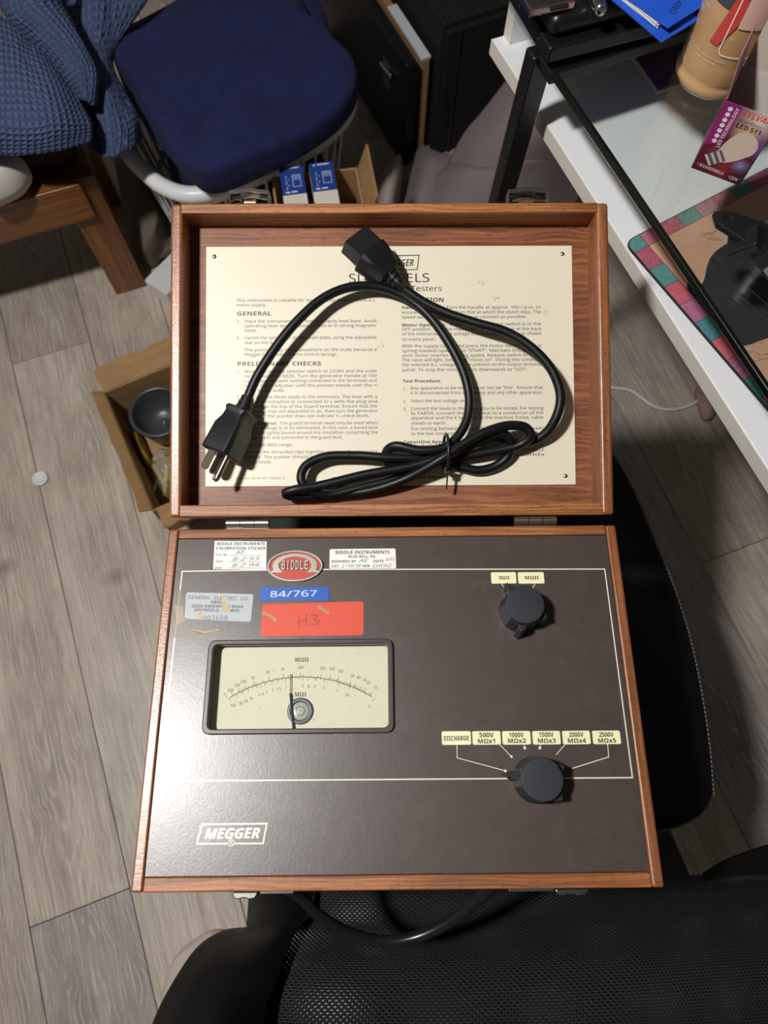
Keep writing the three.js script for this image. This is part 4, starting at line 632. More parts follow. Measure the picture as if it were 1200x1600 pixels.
// ---------------------------------------------------------------- wooden step stool and what lies on it
const orangeMap = woodTex(512, 256, 0x623814, 0x8c5826, { s: 51, fig: 3, streak: 26, pore: 0.3 }); orangeMap.repeat.set(2, 8);
const stoolMat = phys(0xffffff, 0.36, { map: orangeMap, clearcoat: 0.3, clearcoatRoughness: 0.25 });
const SC = [-0.483, 0.3, -0.9405];
const stool = thing('step_stool', 'orange brown wooden stool with square legs, half hidden by the waffle towel', 'stool', [SC[0], 0, SC[2]], ROOM_TURN);
{
  const Wd = 0.46, Dp = 0.26;
  for (const [x, z] of [[-0.032, -0.016], [-Wd + 0.032, -0.016], [-0.032, -Dp + 0.016], [-Wd + 0.032, -Dp + 0.016]]) part('leg', box(0.064, 0.299, 0.032, x, 0.1495, z, 0.002, 'y'), stoolMat, stool);
  part('front_rail', box(Wd - 0.052, 0.078, 0.018, -Wd / 2, 0.259, 0.002, 0.002, 'x'), stoolMat, stool);
  part('back_rail', box(Wd - 0.13, 0.078, 0.018, -Wd / 2, 0.259, -Dp + 0.01, 0.002, 'x'), stoolMat, stool);
  for (const x of [-0.012, -Wd + 0.012]) part('side_rail', box(0.018, 0.06, Dp - 0.068, x, 0.266, -Dp / 2, 0.002, 'z'), stoolMat, stool);
  for (let k = 0; k < 4; k++) part('seat_slat', box(Wd - 0.04, 0.014, 0.0618, -Wd / 2, 0.291, -0.0385 - k * 0.062, 0.002, 'x'), stoolMat, stool);
}
{
  const b = thing('dark_box', 'dark brown box on the wooden stool under the edge of the waffle towel', 'box', [-0.60, 0.299, -0.985], ROOM_TURN);
  part('box_body', box(0.15, 0.05, 0.1, 0, 0.025, 0, 0.002), mat(0x2a1a14, 0.7), b); part('box_lid', box(0.154, 0.012, 0.104, 0, 0.055, 0, 0.002), mat(0x1f1613, 0.7), b);
  const o = [[-30, 245], [0, 243], [25, 246], [37, 252], [33, 268], [20, 282], [5, 292], [-30, 300]];
  solo('white_bundle', blob([[-0.6468, 0.36, -0.9192], [-0.5974, 0.36, -0.9288], [-0.5713, 0.36, -0.9196], [-0.5676, 0.36, -0.9039], [-0.5741, 0.36, -0.8817], [-0.5884, 0.36, -0.8649], [-0.633, 0.36, -0.8455]].map((p) => [p[0], p[2]]), 0.323, 0.06, { p: 2.4, nr: 16, m: 60 }), mat(0xc9c4bd, 0.8), 'small white cloth bundle peeping out under the waffle towel at the left edge', 'cloth');
  const q = [[-0.6714, 0.312, -0.9139], [-0.5952, 0.312, -0.9211], [-0.5876, 0.312, -0.9076], [-0.6647, 0.312, -0.8779]];
  solo('cream_book', (() => { const g = plateXZ(polyShape(q.map((p) => [p[0], p[2]])), 0.022, 0.001); g.translate(0, 0.299, 0); return uvBox(g); })(), mat(0xc9bd92, 0.7), 'cream coloured book flat on the stool beneath the white bundle', 'book');
}
// waffle weave towel
{
  const cell = 32, wf = tex(128, 128, (i, j) => { const u = (i % cell) / cell, v = (j % cell) / cell, du = Math.min(u, 1 - u) * 2, dv = Math.min(v, 1 - v) * 2; return 255 * Math.pow(1 - Math.min(du, dv), 1.6) * (0.85 + 0.15 * noise(i, j, 3, 128, 128)); }, { srgb: false, rep: [1, 1] });
  const wc = tex(128, 128, (i, j) => { const n = noise(i * 0.8, j * 0.8, 6); return mix([60, 76, 112], [86, 104, 144], n); });
  const waffle = new THREE.MeshPhysicalMaterial({ roughness: 0.9, map: wc, bumpMap: wf, bumpScale: 0.006, sheen: 0.3, sheenRoughness: 0.6, sheenColor: new THREE.Color(0x6a7ca8) });
  const towel = thing('waffle_towel', 'blue grey waffle weave towel draped over the wooden stool', 'towel');
  const rep = (l) => l * 21;
  const A = loft([
    [[-0.7019, 0.41, -1.1861], [-0.6343, 0.425, -1.1477], [-0.5845, 0.43, -1.1123], [-0.5467, 0.425, -1.0852], [-0.5303, 0.4, -1.101]],
    [[-0.6643, 0.435, -1.0655], [-0.598, 0.455, -1.033], [-0.5498, 0.458, -1.0161], [-0.5094, 0.45, -1.0013], [-0.4916, 0.415, -1.0206]],
    [[-0.6418, 0.44, -0.9652], [-0.5788, 0.46, -0.9417], [-0.5297, 0.462, -0.9359], [-0.4814, 0.455, -0.9331], [-0.4593, 0.415, -0.9618]],
    [[-0.6333, 0.43, -0.8936], [-0.5752, 0.445, -0.8788], [-0.5223, 0.447, -0.877], [-0.4709, 0.44, -0.8899], [-0.4402, 0.41, -0.9232]],
    [[-0.6419, 0.405, -0.8663], [-0.5914, 0.41, -0.8689], [-0.5371, 0.412, -0.8672], [-0.4827, 0.408, -0.8792], [-0.4427, 0.4, -0.9057]],
  ]);
  const jig = (f, k, a) => (u, v) => { const p = f(u, v); p[1] += (fbm(u * k, v * k, 88) - 0.5) * a; return p; };
  part('front_fold', sheet(jig(A, 4, 0.012), 60, 60, 0.007, rep(0.27), rep(0.26)), waffle, towel);
  const B = loft([
    [[-0.6133, 0.44, -1.1884], [-0.5674, 0.475, -1.1515], [-0.535, 0.485, -1.1512], [-0.5053, 0.47, -1.1741], [-0.51, 0.43, -1.2193]],
    [[-0.5944, 0.44, -1.1271], [-0.5567, 0.47, -1.0911], [-0.5256, 0.48, -1.0911], [-0.5039, 0.465, -1.1239], [-0.5076, 0.43, -1.1594]],
    [[-0.554, 0.44, -1.0793], [-0.5235, 0.465, -1.0597], [-0.4971, 0.473, -1.0626], [-0.4802, 0.46, -1.0834], [-0.4867, 0.425, -1.1142]],
    [[-0.5115, 0.435, -1.0364], [-0.4893, 0.455, -1.0245], [-0.4653, 0.462, -1.0263], [-0.4509, 0.452, -1.034], [-0.4582, 0.42, -1.056]],
    [[-0.4826, 0.425, -1.0004], [-0.4644, 0.442, -0.9904], [-0.4475, 0.447, -0.9949], [-0.4357, 0.44, -1.0037], [-0.4435, 0.41, -1.0244]],
    [[-0.4726, 0.41, -0.9862], [-0.4584, 0.42, -0.9692], [-0.4476, 0.424, -0.9593], [-0.4412, 0.42, -0.9588], [-0.4454, 0.4, -0.9792]],
  ]);
  part('rolled_fold', sheet(jig(B, 5, 0.008), 40, 60, 0.006, rep(0.16), rep(0.28)), waffle, towel);
  const Cc = loft([
    [[-0.5624, 0.415, -1.2567], [-0.5287, 0.4, -1.2797], [-0.4735, 0.42, -1.25], [-0.4358, 0.41, -1.2655], [-0.3729, 0.4, -1.2813]],
    [[-0.542, 0.405, -1.1646], [-0.5193, 0.385, -1.1863], [-0.4648, 0.41, -1.1553], [-0.4412, 0.4, -1.1754], [-0.4086, 0.39, -1.1987]],
    [[-0.5141, 0.395, -1.0903], [-0.4975, 0.375, -1.1102], [-0.4586, 0.405, -1.078], [-0.4471, 0.395, -1.0894], [-0.4445, 0.38, -1.1101]],
    [[-0.4884, 0.39, -1.0124], [-0.4742, 0.37, -1.0333], [-0.432, 0.4, -1.001], [-0.421, 0.385, -1.0188], [-0.417, 0.365, -1.0424]],
    [[-0.4708, 0.375, -0.9616], [-0.4545, 0.365, -0.9646], [-0.4189, 0.385, -0.9509], [-0.3991, 0.38, -0.9673], [-0.3934, 0.36, -0.9965]],
    [[-0.4643, 0.355, -0.9321], [-0.4456, 0.352, -0.9233], [-0.4193, 0.365, -0.914], [-0.3984, 0.365, -0.9274], [-0.391, 0.345, -0.9703]],
  ]);
  part('back_fold', sheet(jig(Cc, 6, 0.012), 60, 60, 0.006, rep(0.22), rep(0.27)), waffle, towel);
}

// ---------------------------------------------------------------- laundry basket and navy blanket
const RIM = 0.262;
{
  const rimPts = [[-0.449, 0.262, -1.0323], [-0.4171, 0.262, -0.9915], [-0.3795, 0.262, -0.9544], [-0.333, 0.262, -0.9349], [-0.2845, 0.262, -0.9422], [-0.2151, 0.262, -0.9811], [-0.1423, 0.262, -1.0312], [-0.0882, 0.262, -1.0749], [-0.0576, 0.262, -1.1226], [-0.0537, 0.262, -1.1826], [-0.0856, 0.262, -1.2807], [-0.1497, 0.262, -1.3659], [-0.2399, 0.262, -1.4182], [-0.3392, 0.262, -1.3995], [-0.418, 0.262, -1.3118], [-0.458, 0.262, -1.1797], [-0.4655, 0.262, -1.0938]];
  let bx = 0, bz = 0; rimPts.forEach((p) => { bx += p[0] / rimPts.length; bz += p[2] / rimPts.length; });
  const basket = thing('laundry_basket', 'white slatted plastic laundry basket under the navy blanket', 'laundry basket', [bx, 0, bz]);
  const loc = rimPts.map((p) => [p[0] - bx, p[1], p[2] - bz]), white = phys(0xe9e9ea, 0.32);
  const curve = new THREE.CatmullRomCurve3(loc.map(V), true, 'centripetal');
  part('rim', new THREE.TubeGeometry(curve, 160, 0.0145, 14, true), white, basket);
  const N = 48, at = (t, s, y) => { const q = curve.getPointAt(((t % 1) + 1) % 1); return [q.x * s, y, q.z * s]; };
  const scl = (y) => 0.80 + 0.165 * y / 0.26;
  const bandGeo = (y0, y1) => sheet((u, v) => { const y = y0 + (y1 - y0) * v; return at(u, scl(y), y); }, 140, 2, 0.003);
  part('rim_band', bandGeo(0.226, 0.262), white, basket); part('middle_band', bandGeo(0.115, 0.135), white, basket); part('bottom_band', bandGeo(0.004, 0.03), white, basket);
  for (let k = 0; k < N; k++) { const t = (k + 0.5) / N, a = at(t, scl(0.012), 0.012), b = at(t, scl(0.24), 0.24); part('rib', bar(a, b, 0.0035, 0.014, 0.001), white, basket); }
  part('basket_floor', (() => { const g = plateXZ(polyShape(Array.from({ length: 60 }, (_, k) => { const q = at(k / 60, 0.8, 0); return [q[0], q[2]]; })), 0.004); return g; })(), white, basket);
  const fl = tex(256, 256, (i, j) => { const n = fbm(i / 256 * 60, j / 256 * 60, 91, 60, 60); return n * 255; }, { srgb: false, rep: [9, 9] });
  const navyC = tex(256, 256, (i, j) => mix([11, 18, 58], [21, 31, 84], fbm(i / 256 * 12, j / 256 * 12, 93, 12, 12) * 0.7 + 0.3 * noise(i / 2, j / 2, 95, 128, 128)), { rep: [2, 2] });
  const fleece = new THREE.MeshPhysicalMaterial({ map: navyC, roughness: 0.92, bumpMap: fl, bumpScale: 0.0016, sheen: 0.08, sheenRoughness: 0.5, sheenColor: new THREE.Color(0x33407c) });
  const bl = thing('navy_blanket', 'folded navy blue fleece blanket heaped on the white laundry basket', 'blanket');
  const xz = (a) => a.map((p) => [p[0], p[2]]);
  const wav = (k, a, s) => (x, z, q) => (fbm(x * k + 20, z * k + 20, s) - 0.5) * a - Math.max(0, q - 0.75) * 0.012 * Math.sin(x * 70 + z * 40);
  part('bottom_fold', blob(rimPts.map((p) => [bx + (p[0] - bx) * 0.7, bz + (p[2] - bz) * 0.7]), 0.006, 0.25, { p: 8, bump: wav(8, 0.006, 102) }), fleece, bl);
  part('lower_fold', blob(xz([[-0.4774, 0.33, -1.2335], [-0.4291, 0.33, -1.2726], [-0.3596, 0.33, -1.3227], [-0.3014, 0.33, -1.4226], [-0.1436, 0.33, -1.3893], [-0.0791, 0.33, -1.1615], [-0.1307, 0.33, -1.0276], [-0.2439, 0.33, -0.9363], [-0.3074, 0.33, -0.9359], [-0.3658, 0.33, -0.9907], [-0.4247, 0.33, -1.0837], [-0.4678, 0.33, -1.1739]]), 0.279, 0.068, { p: 6, bump: wav(9, 0.012, 104) }), fleece, bl);
  part('upper_fold', blob(xz([[-0.4507, 0.36, -1.1386], [-0.4016, 0.36, -1.1892], [-0.3391, 0.36, -1.2571], [-0.2948, 0.36, -1.3425], [-0.1868, 0.36, -1.3773], [-0.1457, 0.36, -1.2782], [-0.1168, 0.36, -1.2274], [-0.0773, 0.36, -1.1628], [-0.0436, 0.36, -1.112], [-0.0335, 0.36, -1.0799], [-0.0395, 0.36, -1.0424], [-0.0789, 0.36, -0.9861], [-0.1266, 0.36, -0.9423], [-0.1945, 0.36, -0.8968], [-0.2486, 0.36, -0.868], [-0.2715, 0.36, -0.864], [-0.295, 0.36, -0.878], [-0.332, 0.36, -0.925], [-0.3667, 0.36, -0.9815], [-0.4069, 0.36, -1.0598]]), 0.33, 0.062, { p: 9, nr: 44, m: 160, bump: (x, z, q) => (fbm(x * 7 + 30, z * 7 + 30, 106) - 0.5) * 0.022 + (fbm(x * 26 + 30, z * 26 + 30, 107) - 0.5) * 0.009 - 0.01 * Math.exp(-Math.pow((x + 0.62 * z + 0.88) * 60, 2)) - 0.006 * Math.exp(-Math.pow((x - 0.3 * z - 0.62) * 50, 2)) }), fleece, bl);
}
// taupe cloth bag and white carton by the stool leg
{
  const taupe = mat(0x7d7062, 0.9, { bumpMap: tex(256, 256, (i, j) => 128 + 100 * Math.sin(i * 0.8) * Math.sin(j * 0.8), { srgb: false, rep: [10, 10] }), bumpScale: 0.0006 });
  const f = loft([
    [[-0.5653, 0.07, -1.2469], [-0.5172, 0.12, -1.2113], [-0.4871, 0.13, -1.2058], [-0.4755, 0.09, -1.2054], [-0.4726, 0.05, -1.1939]],
    [[-0.5435, 0.07, -1.1565], [-0.4953, 0.12, -1.1125], [-0.4682, 0.12, -1.0996], [-0.4574, 0.08, -1.1051], [-0.4543, 0.03, -1.1181]],
    [[-0.5286, 0.05, -1.0876], [-0.4837, 0.1, -1.044], [-0.4444, 0.12, -1.0197], [-0.4443, 0.06, -1.0493], [-0.441, 0.02, -1.0645]],
    [[-0.5179, 0.03, -1.0307], [-0.4883, 0.075, -0.9911], [-0.4591, 0.07, -0.9923], [-0.4442, 0.04, -1.0176], [-0.4268, 0.012, -1.0214]],
    [[-0.5128, 0.012, -1.0047], [-0.5024, 0.014, -0.99], [-0.4803, 0.014, -0.9836], [-0.4633, 0.012, -0.995], [-0.4438, 0.01, -1.0098]],
  ]);
  solo('cloth_bag', sheet((u, v) => { const p = f(u, v); p[1] += 0.02 * (fbm(u * 4, v * 4, 111) - 0.5) + 0.007 * Math.sin(u * 14 + v * 9); p[1] = Math.max(p[1], 0.006); return p; }, 50, 50, 0.006), taupe, 'slack taupe cloth bag on the floor between the stool leg and the laundry basket', 'bag');
  const c0 = [-0.4415, 0.045, -0.9527];
  const wb = thing('white_carton', 'small white carton on the floor beside the far left corner of the open lid', 'carton', [c0[0] + 0.035, 0, c0[2] - 0.01], 0.95);
  part('carton_body', box(0.1, 0.045, 0.06, -0.02, 0.0225, 0, 0.001), mat(0xd4d3d2, 0.6), wb); part('carton_flap', box(0.002, 0.043, 0.058, -0.071, 0.023, 0, 0.0005), mat(0xe2e1df, 0.6), wb);
}

// ---------------------------------------------------------------- brown carton with two blue boxes
const cardMap = tex(256, 256, (i, j) => mix([150, 116, 76], [178, 142, 98], clamp(fbm(i / 256 * 8, j / 256 * 40, 121, 8, 40) * 0.9 + 0.1 * noise(i, j, 5)))); cardMap.repeat.set(4, 4);
const card = mat(0xffffff, 0.85, { map: cardMap });
{
  const k0 = [-0.0685, 0.29, -0.9681], T = 0.16, bw = 0.15, bd = 0.115;
  const cb = thing('small_carton', 'open brown carton with a raised flap behind the lid of the tester', 'carton', [k0[0] - 0.032, 0, k0[2] + 0.064], T);
  part('carton_side', box(bw, 0.285, 0.004, 0, 0.1425, -bd / 2, 0.0008), card, cb); part('carton_side', box(bw, 0.285, 0.004, 0, 0.1425, bd / 2, 0.0008), card, cb);
  for (const s of [-1, 1]) part('carton_side', box(0.004, 0.285, bd - 0.005, s * (bw / 2 - 0.002), 0.1425, 0, 0.0008, 'z'), card, cb);
  part('carton_bottom', box(bw - 0.01, 0.004, bd - 0.006, 0, 0.003, 0, 0.0008), card, cb);
  part('carton_flap', bar([bw / 2 + 0.002, 0.285, 0.0], [bw / 2 + 0.018, 0.335, 0.0], 0.004, bd - 0.004, 0.0008), card, cb);
  const boxTex = (n) => canvasTex(256, 512, (x) => {
    x.fillStyle = '#e3ddcd'; x.fillRect(0, 0, 256, 512); x.fillStyle = '#1f3f8d'; x.fillRect(0, 0, 256, 330); x.fillStyle = '#dfe4ee'; x.fillRect(40, 20, 24, 16); x.fillRect(84, 18, 130, 14);
    for (let k = 0; k < 5; k++) { x.beginPath(); x.arc(62 + (k & 1) * 22, 120 + k * 34, 6, 0, 7); x.fill(); x.fillRect(52, 136 + k * 32, 10, 8); } x.strokeStyle = '#aab6d6'; x.lineWidth = 8; x.strokeRect(128, 110, 86, 130); x.fillStyle = '#8fa0cb'; x.fillRect(134, 116, 76, 50); x.fillStyle = '#1f3f8d'; for (let k = 0; k < 5; k++) x.fillRect(142 + k * 14, 120, 5, 44);
    x.fillStyle = '#e8ebf2'; x.fillRect(34, 292, 50, 14); x.fillRect(100, 290, 62, 14); x.fillStyle = '#b9b3a3'; for (let k = 0; k < 5; k++) x.fillRect(30, 356 + k * 30, 190, 3);
  });
  const tx = boxTex(0), pw = mat(0xd9d5cb, 0.6), fm = mat(0xffffff, 0.5, { map: tx });
  const corners = [[[-0.1646, 0.32, -0.9332], [-0.1266, 0.32, -0.9444]], [[-0.1159, 0.32, -0.9458], [-0.0764, 0.32, -0.9557]]];
  corners.forEach(([a, b], k) => {
    const w = Math.hypot(b[0] - a[0], b[2] - a[2]) * 0.99, turn = 0.16, g = thing('blue_box', k ? 'right of the two blue and white boxes standing in the brown carton' : 'left of the two blue and white boxes standing in the brown carton', 'box', [a[0], 0.2, a[2]], turn, 'blue and white boxes');
    const L = 0.095, dx = a[0] - cb.position.x, dz = a[2] - cb.position.z, lx = clamp(dx * Math.cos(T) - dz * Math.sin(T), -bw / 2 + 0.006, bw / 2 - 0.006 - w), lz = clamp(dx * Math.sin(T) + dz * Math.cos(T), -bd / 2 + 0.006, bd / 2 - 0.006 - L);
    g.position.set(cb.position.x + lx * Math.cos(T) + lz * Math.sin(T), 0.2, cb.position.z - lx * Math.sin(T) + lz * Math.cos(T));
    part('box_body', box(w, 0.119, L, w / 2, 0.0595, L / 2, 0.0012), pw, g);
    const fg = box(w, 0.0012, L, w / 2, 0.1197, L / 2, 0.0005); part('box_front', planarUV(fg, 0, 0, w, L), fm, g, 'blue printed face');
  });
}

// ---------------------------------------------------------------- black cases standing behind
{
  const blk = phys(0x08080a, 0.38), c0 = [0.0737, 0, -1.2726], T = ROOM_TURN + 0.08;
  const dc = thing('slim_black_case', 'slim glossy black case standing on edge with a chrome latch', 'case', [c0[0], 0, c0[2]], T);
  part('case_shell', box(0.02, 0.245, 0.62, -0.01, 0.123, -0.31, 0.004, 'z'), blk, dc);
  part('case_edge', box(0.008, 0.235, 0.612, 0.004, 0.12, -0.31, 0.002, 'z'), mat(0x0a0a0b, 0.5), dc);
  part('latch_plate', box(0.0025, 0.06, 0.035, -0.0212, 0.165, -0.085, 0.001, 'z'), mat(0x55555a, 0.3, { metalness: 0.8 }), dc);
  part('latch', bar([-0.024, 0.172, -0.11], [-0.026, 0.183, -0.055], 0.006, 0.01, 0.002), chrome, dc);
  // tan board and paper between the cases
  const tb = thing('tan_board_box', 'narrow tan cardboard box squeezed between the two black cases', 'box', [c0[0] + 0.0105 * 2, 0, c0[2] - 0.02], T);
  part('box_body', box(0.016, 0.225, 0.26, 0.006, 0.1125, -0.14, 0.001, 'y'), mat(0x96714a, 0.8), tb); part('paper_top', box(0.0205, 0.006, 0.16, 0.006, 0.229, -0.09, 0.001), mat(0xc9ccd3, 0.6), tb, 'crumpled white paper top');
  solo('maroon_book', box(0.018, 0.23, 0.12, 0.006, 0.115, 0, 0.002, 'z'), mat(0x4c1c2a, 0.5), 'maroon book standing beyond the tan box between the black cases', 'book', [c0[0] + 0.011 - 0.125, 0, c0[2] - 0.326], T);
  const bc = thing('black_cabinet', 'large black cabinet in the far dark corner behind the mauve bag', 'cabinet', [c0[0] + 0.05, 0, c0[2] - 0.03], T);
  part('cabinet_body', box(0.3, 0.3, 0.6, 0.15, 0.15, -0.3, 0.005), mat(0x060607, 0.8), bc); part('cabinet_door', box(0.29, 0.28, 0.012, 0.15, 0.15, 0.0065, 0.003), mat(0x070708, 0.75), bc); part('cabinet_trim', box(0.006, 0.28, 0.004, 0.03, 0.15, 0.0145, 0.001, 'y'), mat(0x1c1c1e, 0.4), bc);
}
// mauve cloth bag slumped on the floor
{
  const mauve = mat(0x85777a, 0.88, { bumpMap: tex(256, 256, (i, j) => 128 + 60 * Math.sin(i * 0.5) + 40 * noise(i, j, 4), { srgb: false, rep: [12, 12] }), bumpScale: 0.0004 });
  const bag = thing('mauve_bag', 'slumped mauve grey cloth bag on the floor beside the black table leg', 'bag');
  const A = loft([
    [[0.0683, 0.02, -1.0701], [0.1028, 0.07, -1.1057], [0.1397, 0.12, -1.1475], [0.1714, 0.17, -1.1684], [0.2019, 0.21, -1.1786], [0.2404, 0.26, -1.1968]],
    [[0.1298, 0.08, -1.0102], [0.1545, 0.13, -1.0434], [0.1784, 0.18, -1.0647], [0.2021, 0.22, -1.0864], [0.2287, 0.26, -1.099], [0.2579, 0.3, -1.1239]],
    [[0.1912, 0.1, -0.9853], [0.2074, 0.15, -1.0188], [0.2244, 0.19, -1.035], [0.2477, 0.235, -1.051], [0.2726, 0.27, -1.067], [0.2958, 0.3, -1.0938]],
    [[0.2696, 0.09, -0.9864], [0.2828, 0.135, -1.0236], [0.2987, 0.17, -1.0471], [0.3222, 0.2, -1.0704], [0.3466, 0.23, -1.086], [0.3744, 0.25, -1.1203]],
    [[0.3904, 0.03, -1.0213], [0.3978, 0.07, -1.0672], [0.4155, 0.09, -1.1001], [0.4393, 0.11, -1.1308], [0.4684, 0.13, -1.1525], [0.4989, 0.15, -1.1904]],
  ]);
  part('main_panel', sheet((u, v) => { const p = A(u, v); p[1] += 0.008 * Math.sin(v * 10 + u * 2) + 0.012 * (fbm(u * 3, v * 3, 131) - 0.5) - 0.02 * Math.exp(-Math.pow((u - 0.45 - 0.35 * v) * 14, 2)); p[1] = Math.max(p[1], 0.006); return p; }, 60, 60, 0.006), mauve, bag);
  const B = loft([
    [[0.0415, 0.01, -1.0957], [0.0612, 0.02, -1.1506], [0.0774, 0.03, -1.2312], [0.0874, 0.04, -1.268], [0.099, 0.04, -1.2864]],
    [[0.0728, 0.06, -1.0418], [0.0868, 0.085, -1.0817], [0.1027, 0.1, -1.1305], [0.114, 0.105, -1.1727], [0.1242, 0.09, -1.2124]],
    [[0.1334, 0.05, -1.0443], [0.1378, 0.075, -1.0846], [0.1459, 0.09, -1.1321], [0.1566, 0.1, -1.1611], [0.1681, 0.1, -1.185]],
  ]);
  part('side_fold', sheet((u, v) => { const p = B(u, v); p[1] = Math.max(p[1], 0.006); return p; }, 30, 30, 0.006), mauve, bag);
  solo('pale_cushion', blob([[0, 0.05, -1.1669], [0.0207, 0.05, -1.2107], [0.0446, 0.05, -1.2447], [0.0516, 0.05, -1.2448], [0.054, 0.05, -1.2109], [0.0464, 0.05, -1.1447], [0.0295, 0.05, -1.0769], [0.0134, 0.05, -1.0602], [0, 0.05, -1.1103]].map((p) => [p[0], p[2]]), 0.001, 0.085, { p: 2.6, nr: 18, m: 60 }), mat(0xa59590, 0.85), 'pale pinkish cushion on the floor between the brown carton and the mauve bag', 'cushion');
}

// ---------------------------------------------------------------- white desk
const e1 = [Math.cos(ROOM_TURN), 0, -Math.sin(ROOM_TURN)], e2 = [Math.sin(ROOM_TURN), 0, Math.cos(ROOM_TURN)];
{
  const a = [0.129, 0.655, -0.7687], b = [0.352, 0.655, -0.2276], turn = Math.atan2(b[0] - a[0], b[2] - a[2]), white = phys(0xe9eaec, 0.42);
  const L = 1.2, dsk = thing('white_desk', 'white desk with a pale edge, upright end panel and tapestry mouse pad on top', 'desk', [a[0], 0, a[2]], turn);
  part('desk_top', box(0.62, 0.018, L, 0.31, 0.664, L / 2, 0.0012), white, dsk); part('edge_strip', box(0.0012, 0.0178, L, -0.0004, 0.664, L / 2, 0.0004), mat(0xdad3c9, 0.5), dsk);
  part('end_panel', box(0.6, 0.076, 0.016, 0.315, 0.673 + 0.038, -0.0095 + 0.018, 0.001), white, dsk); part('end_panel_edge', box(0.001, 0.0756, 0.0158, 0.0145, 0.673 + 0.038, -0.0095 + 0.018, 0.0003), mat(0xdad3c9, 0.5), dsk);
  for (const [x, z] of [[0.08, L - 0.05], [0.58, 0.05], [0.58, L - 0.05]]) part('leg', box(0.04, 0.655, 0.04, x, 0.3275, z, 0.002, 'y'), white, dsk);
  part('back_panel', box(0.016, 0.3, L - 0.12, 0.6, 0.53, L / 2, 0.001), white, dsk);
}
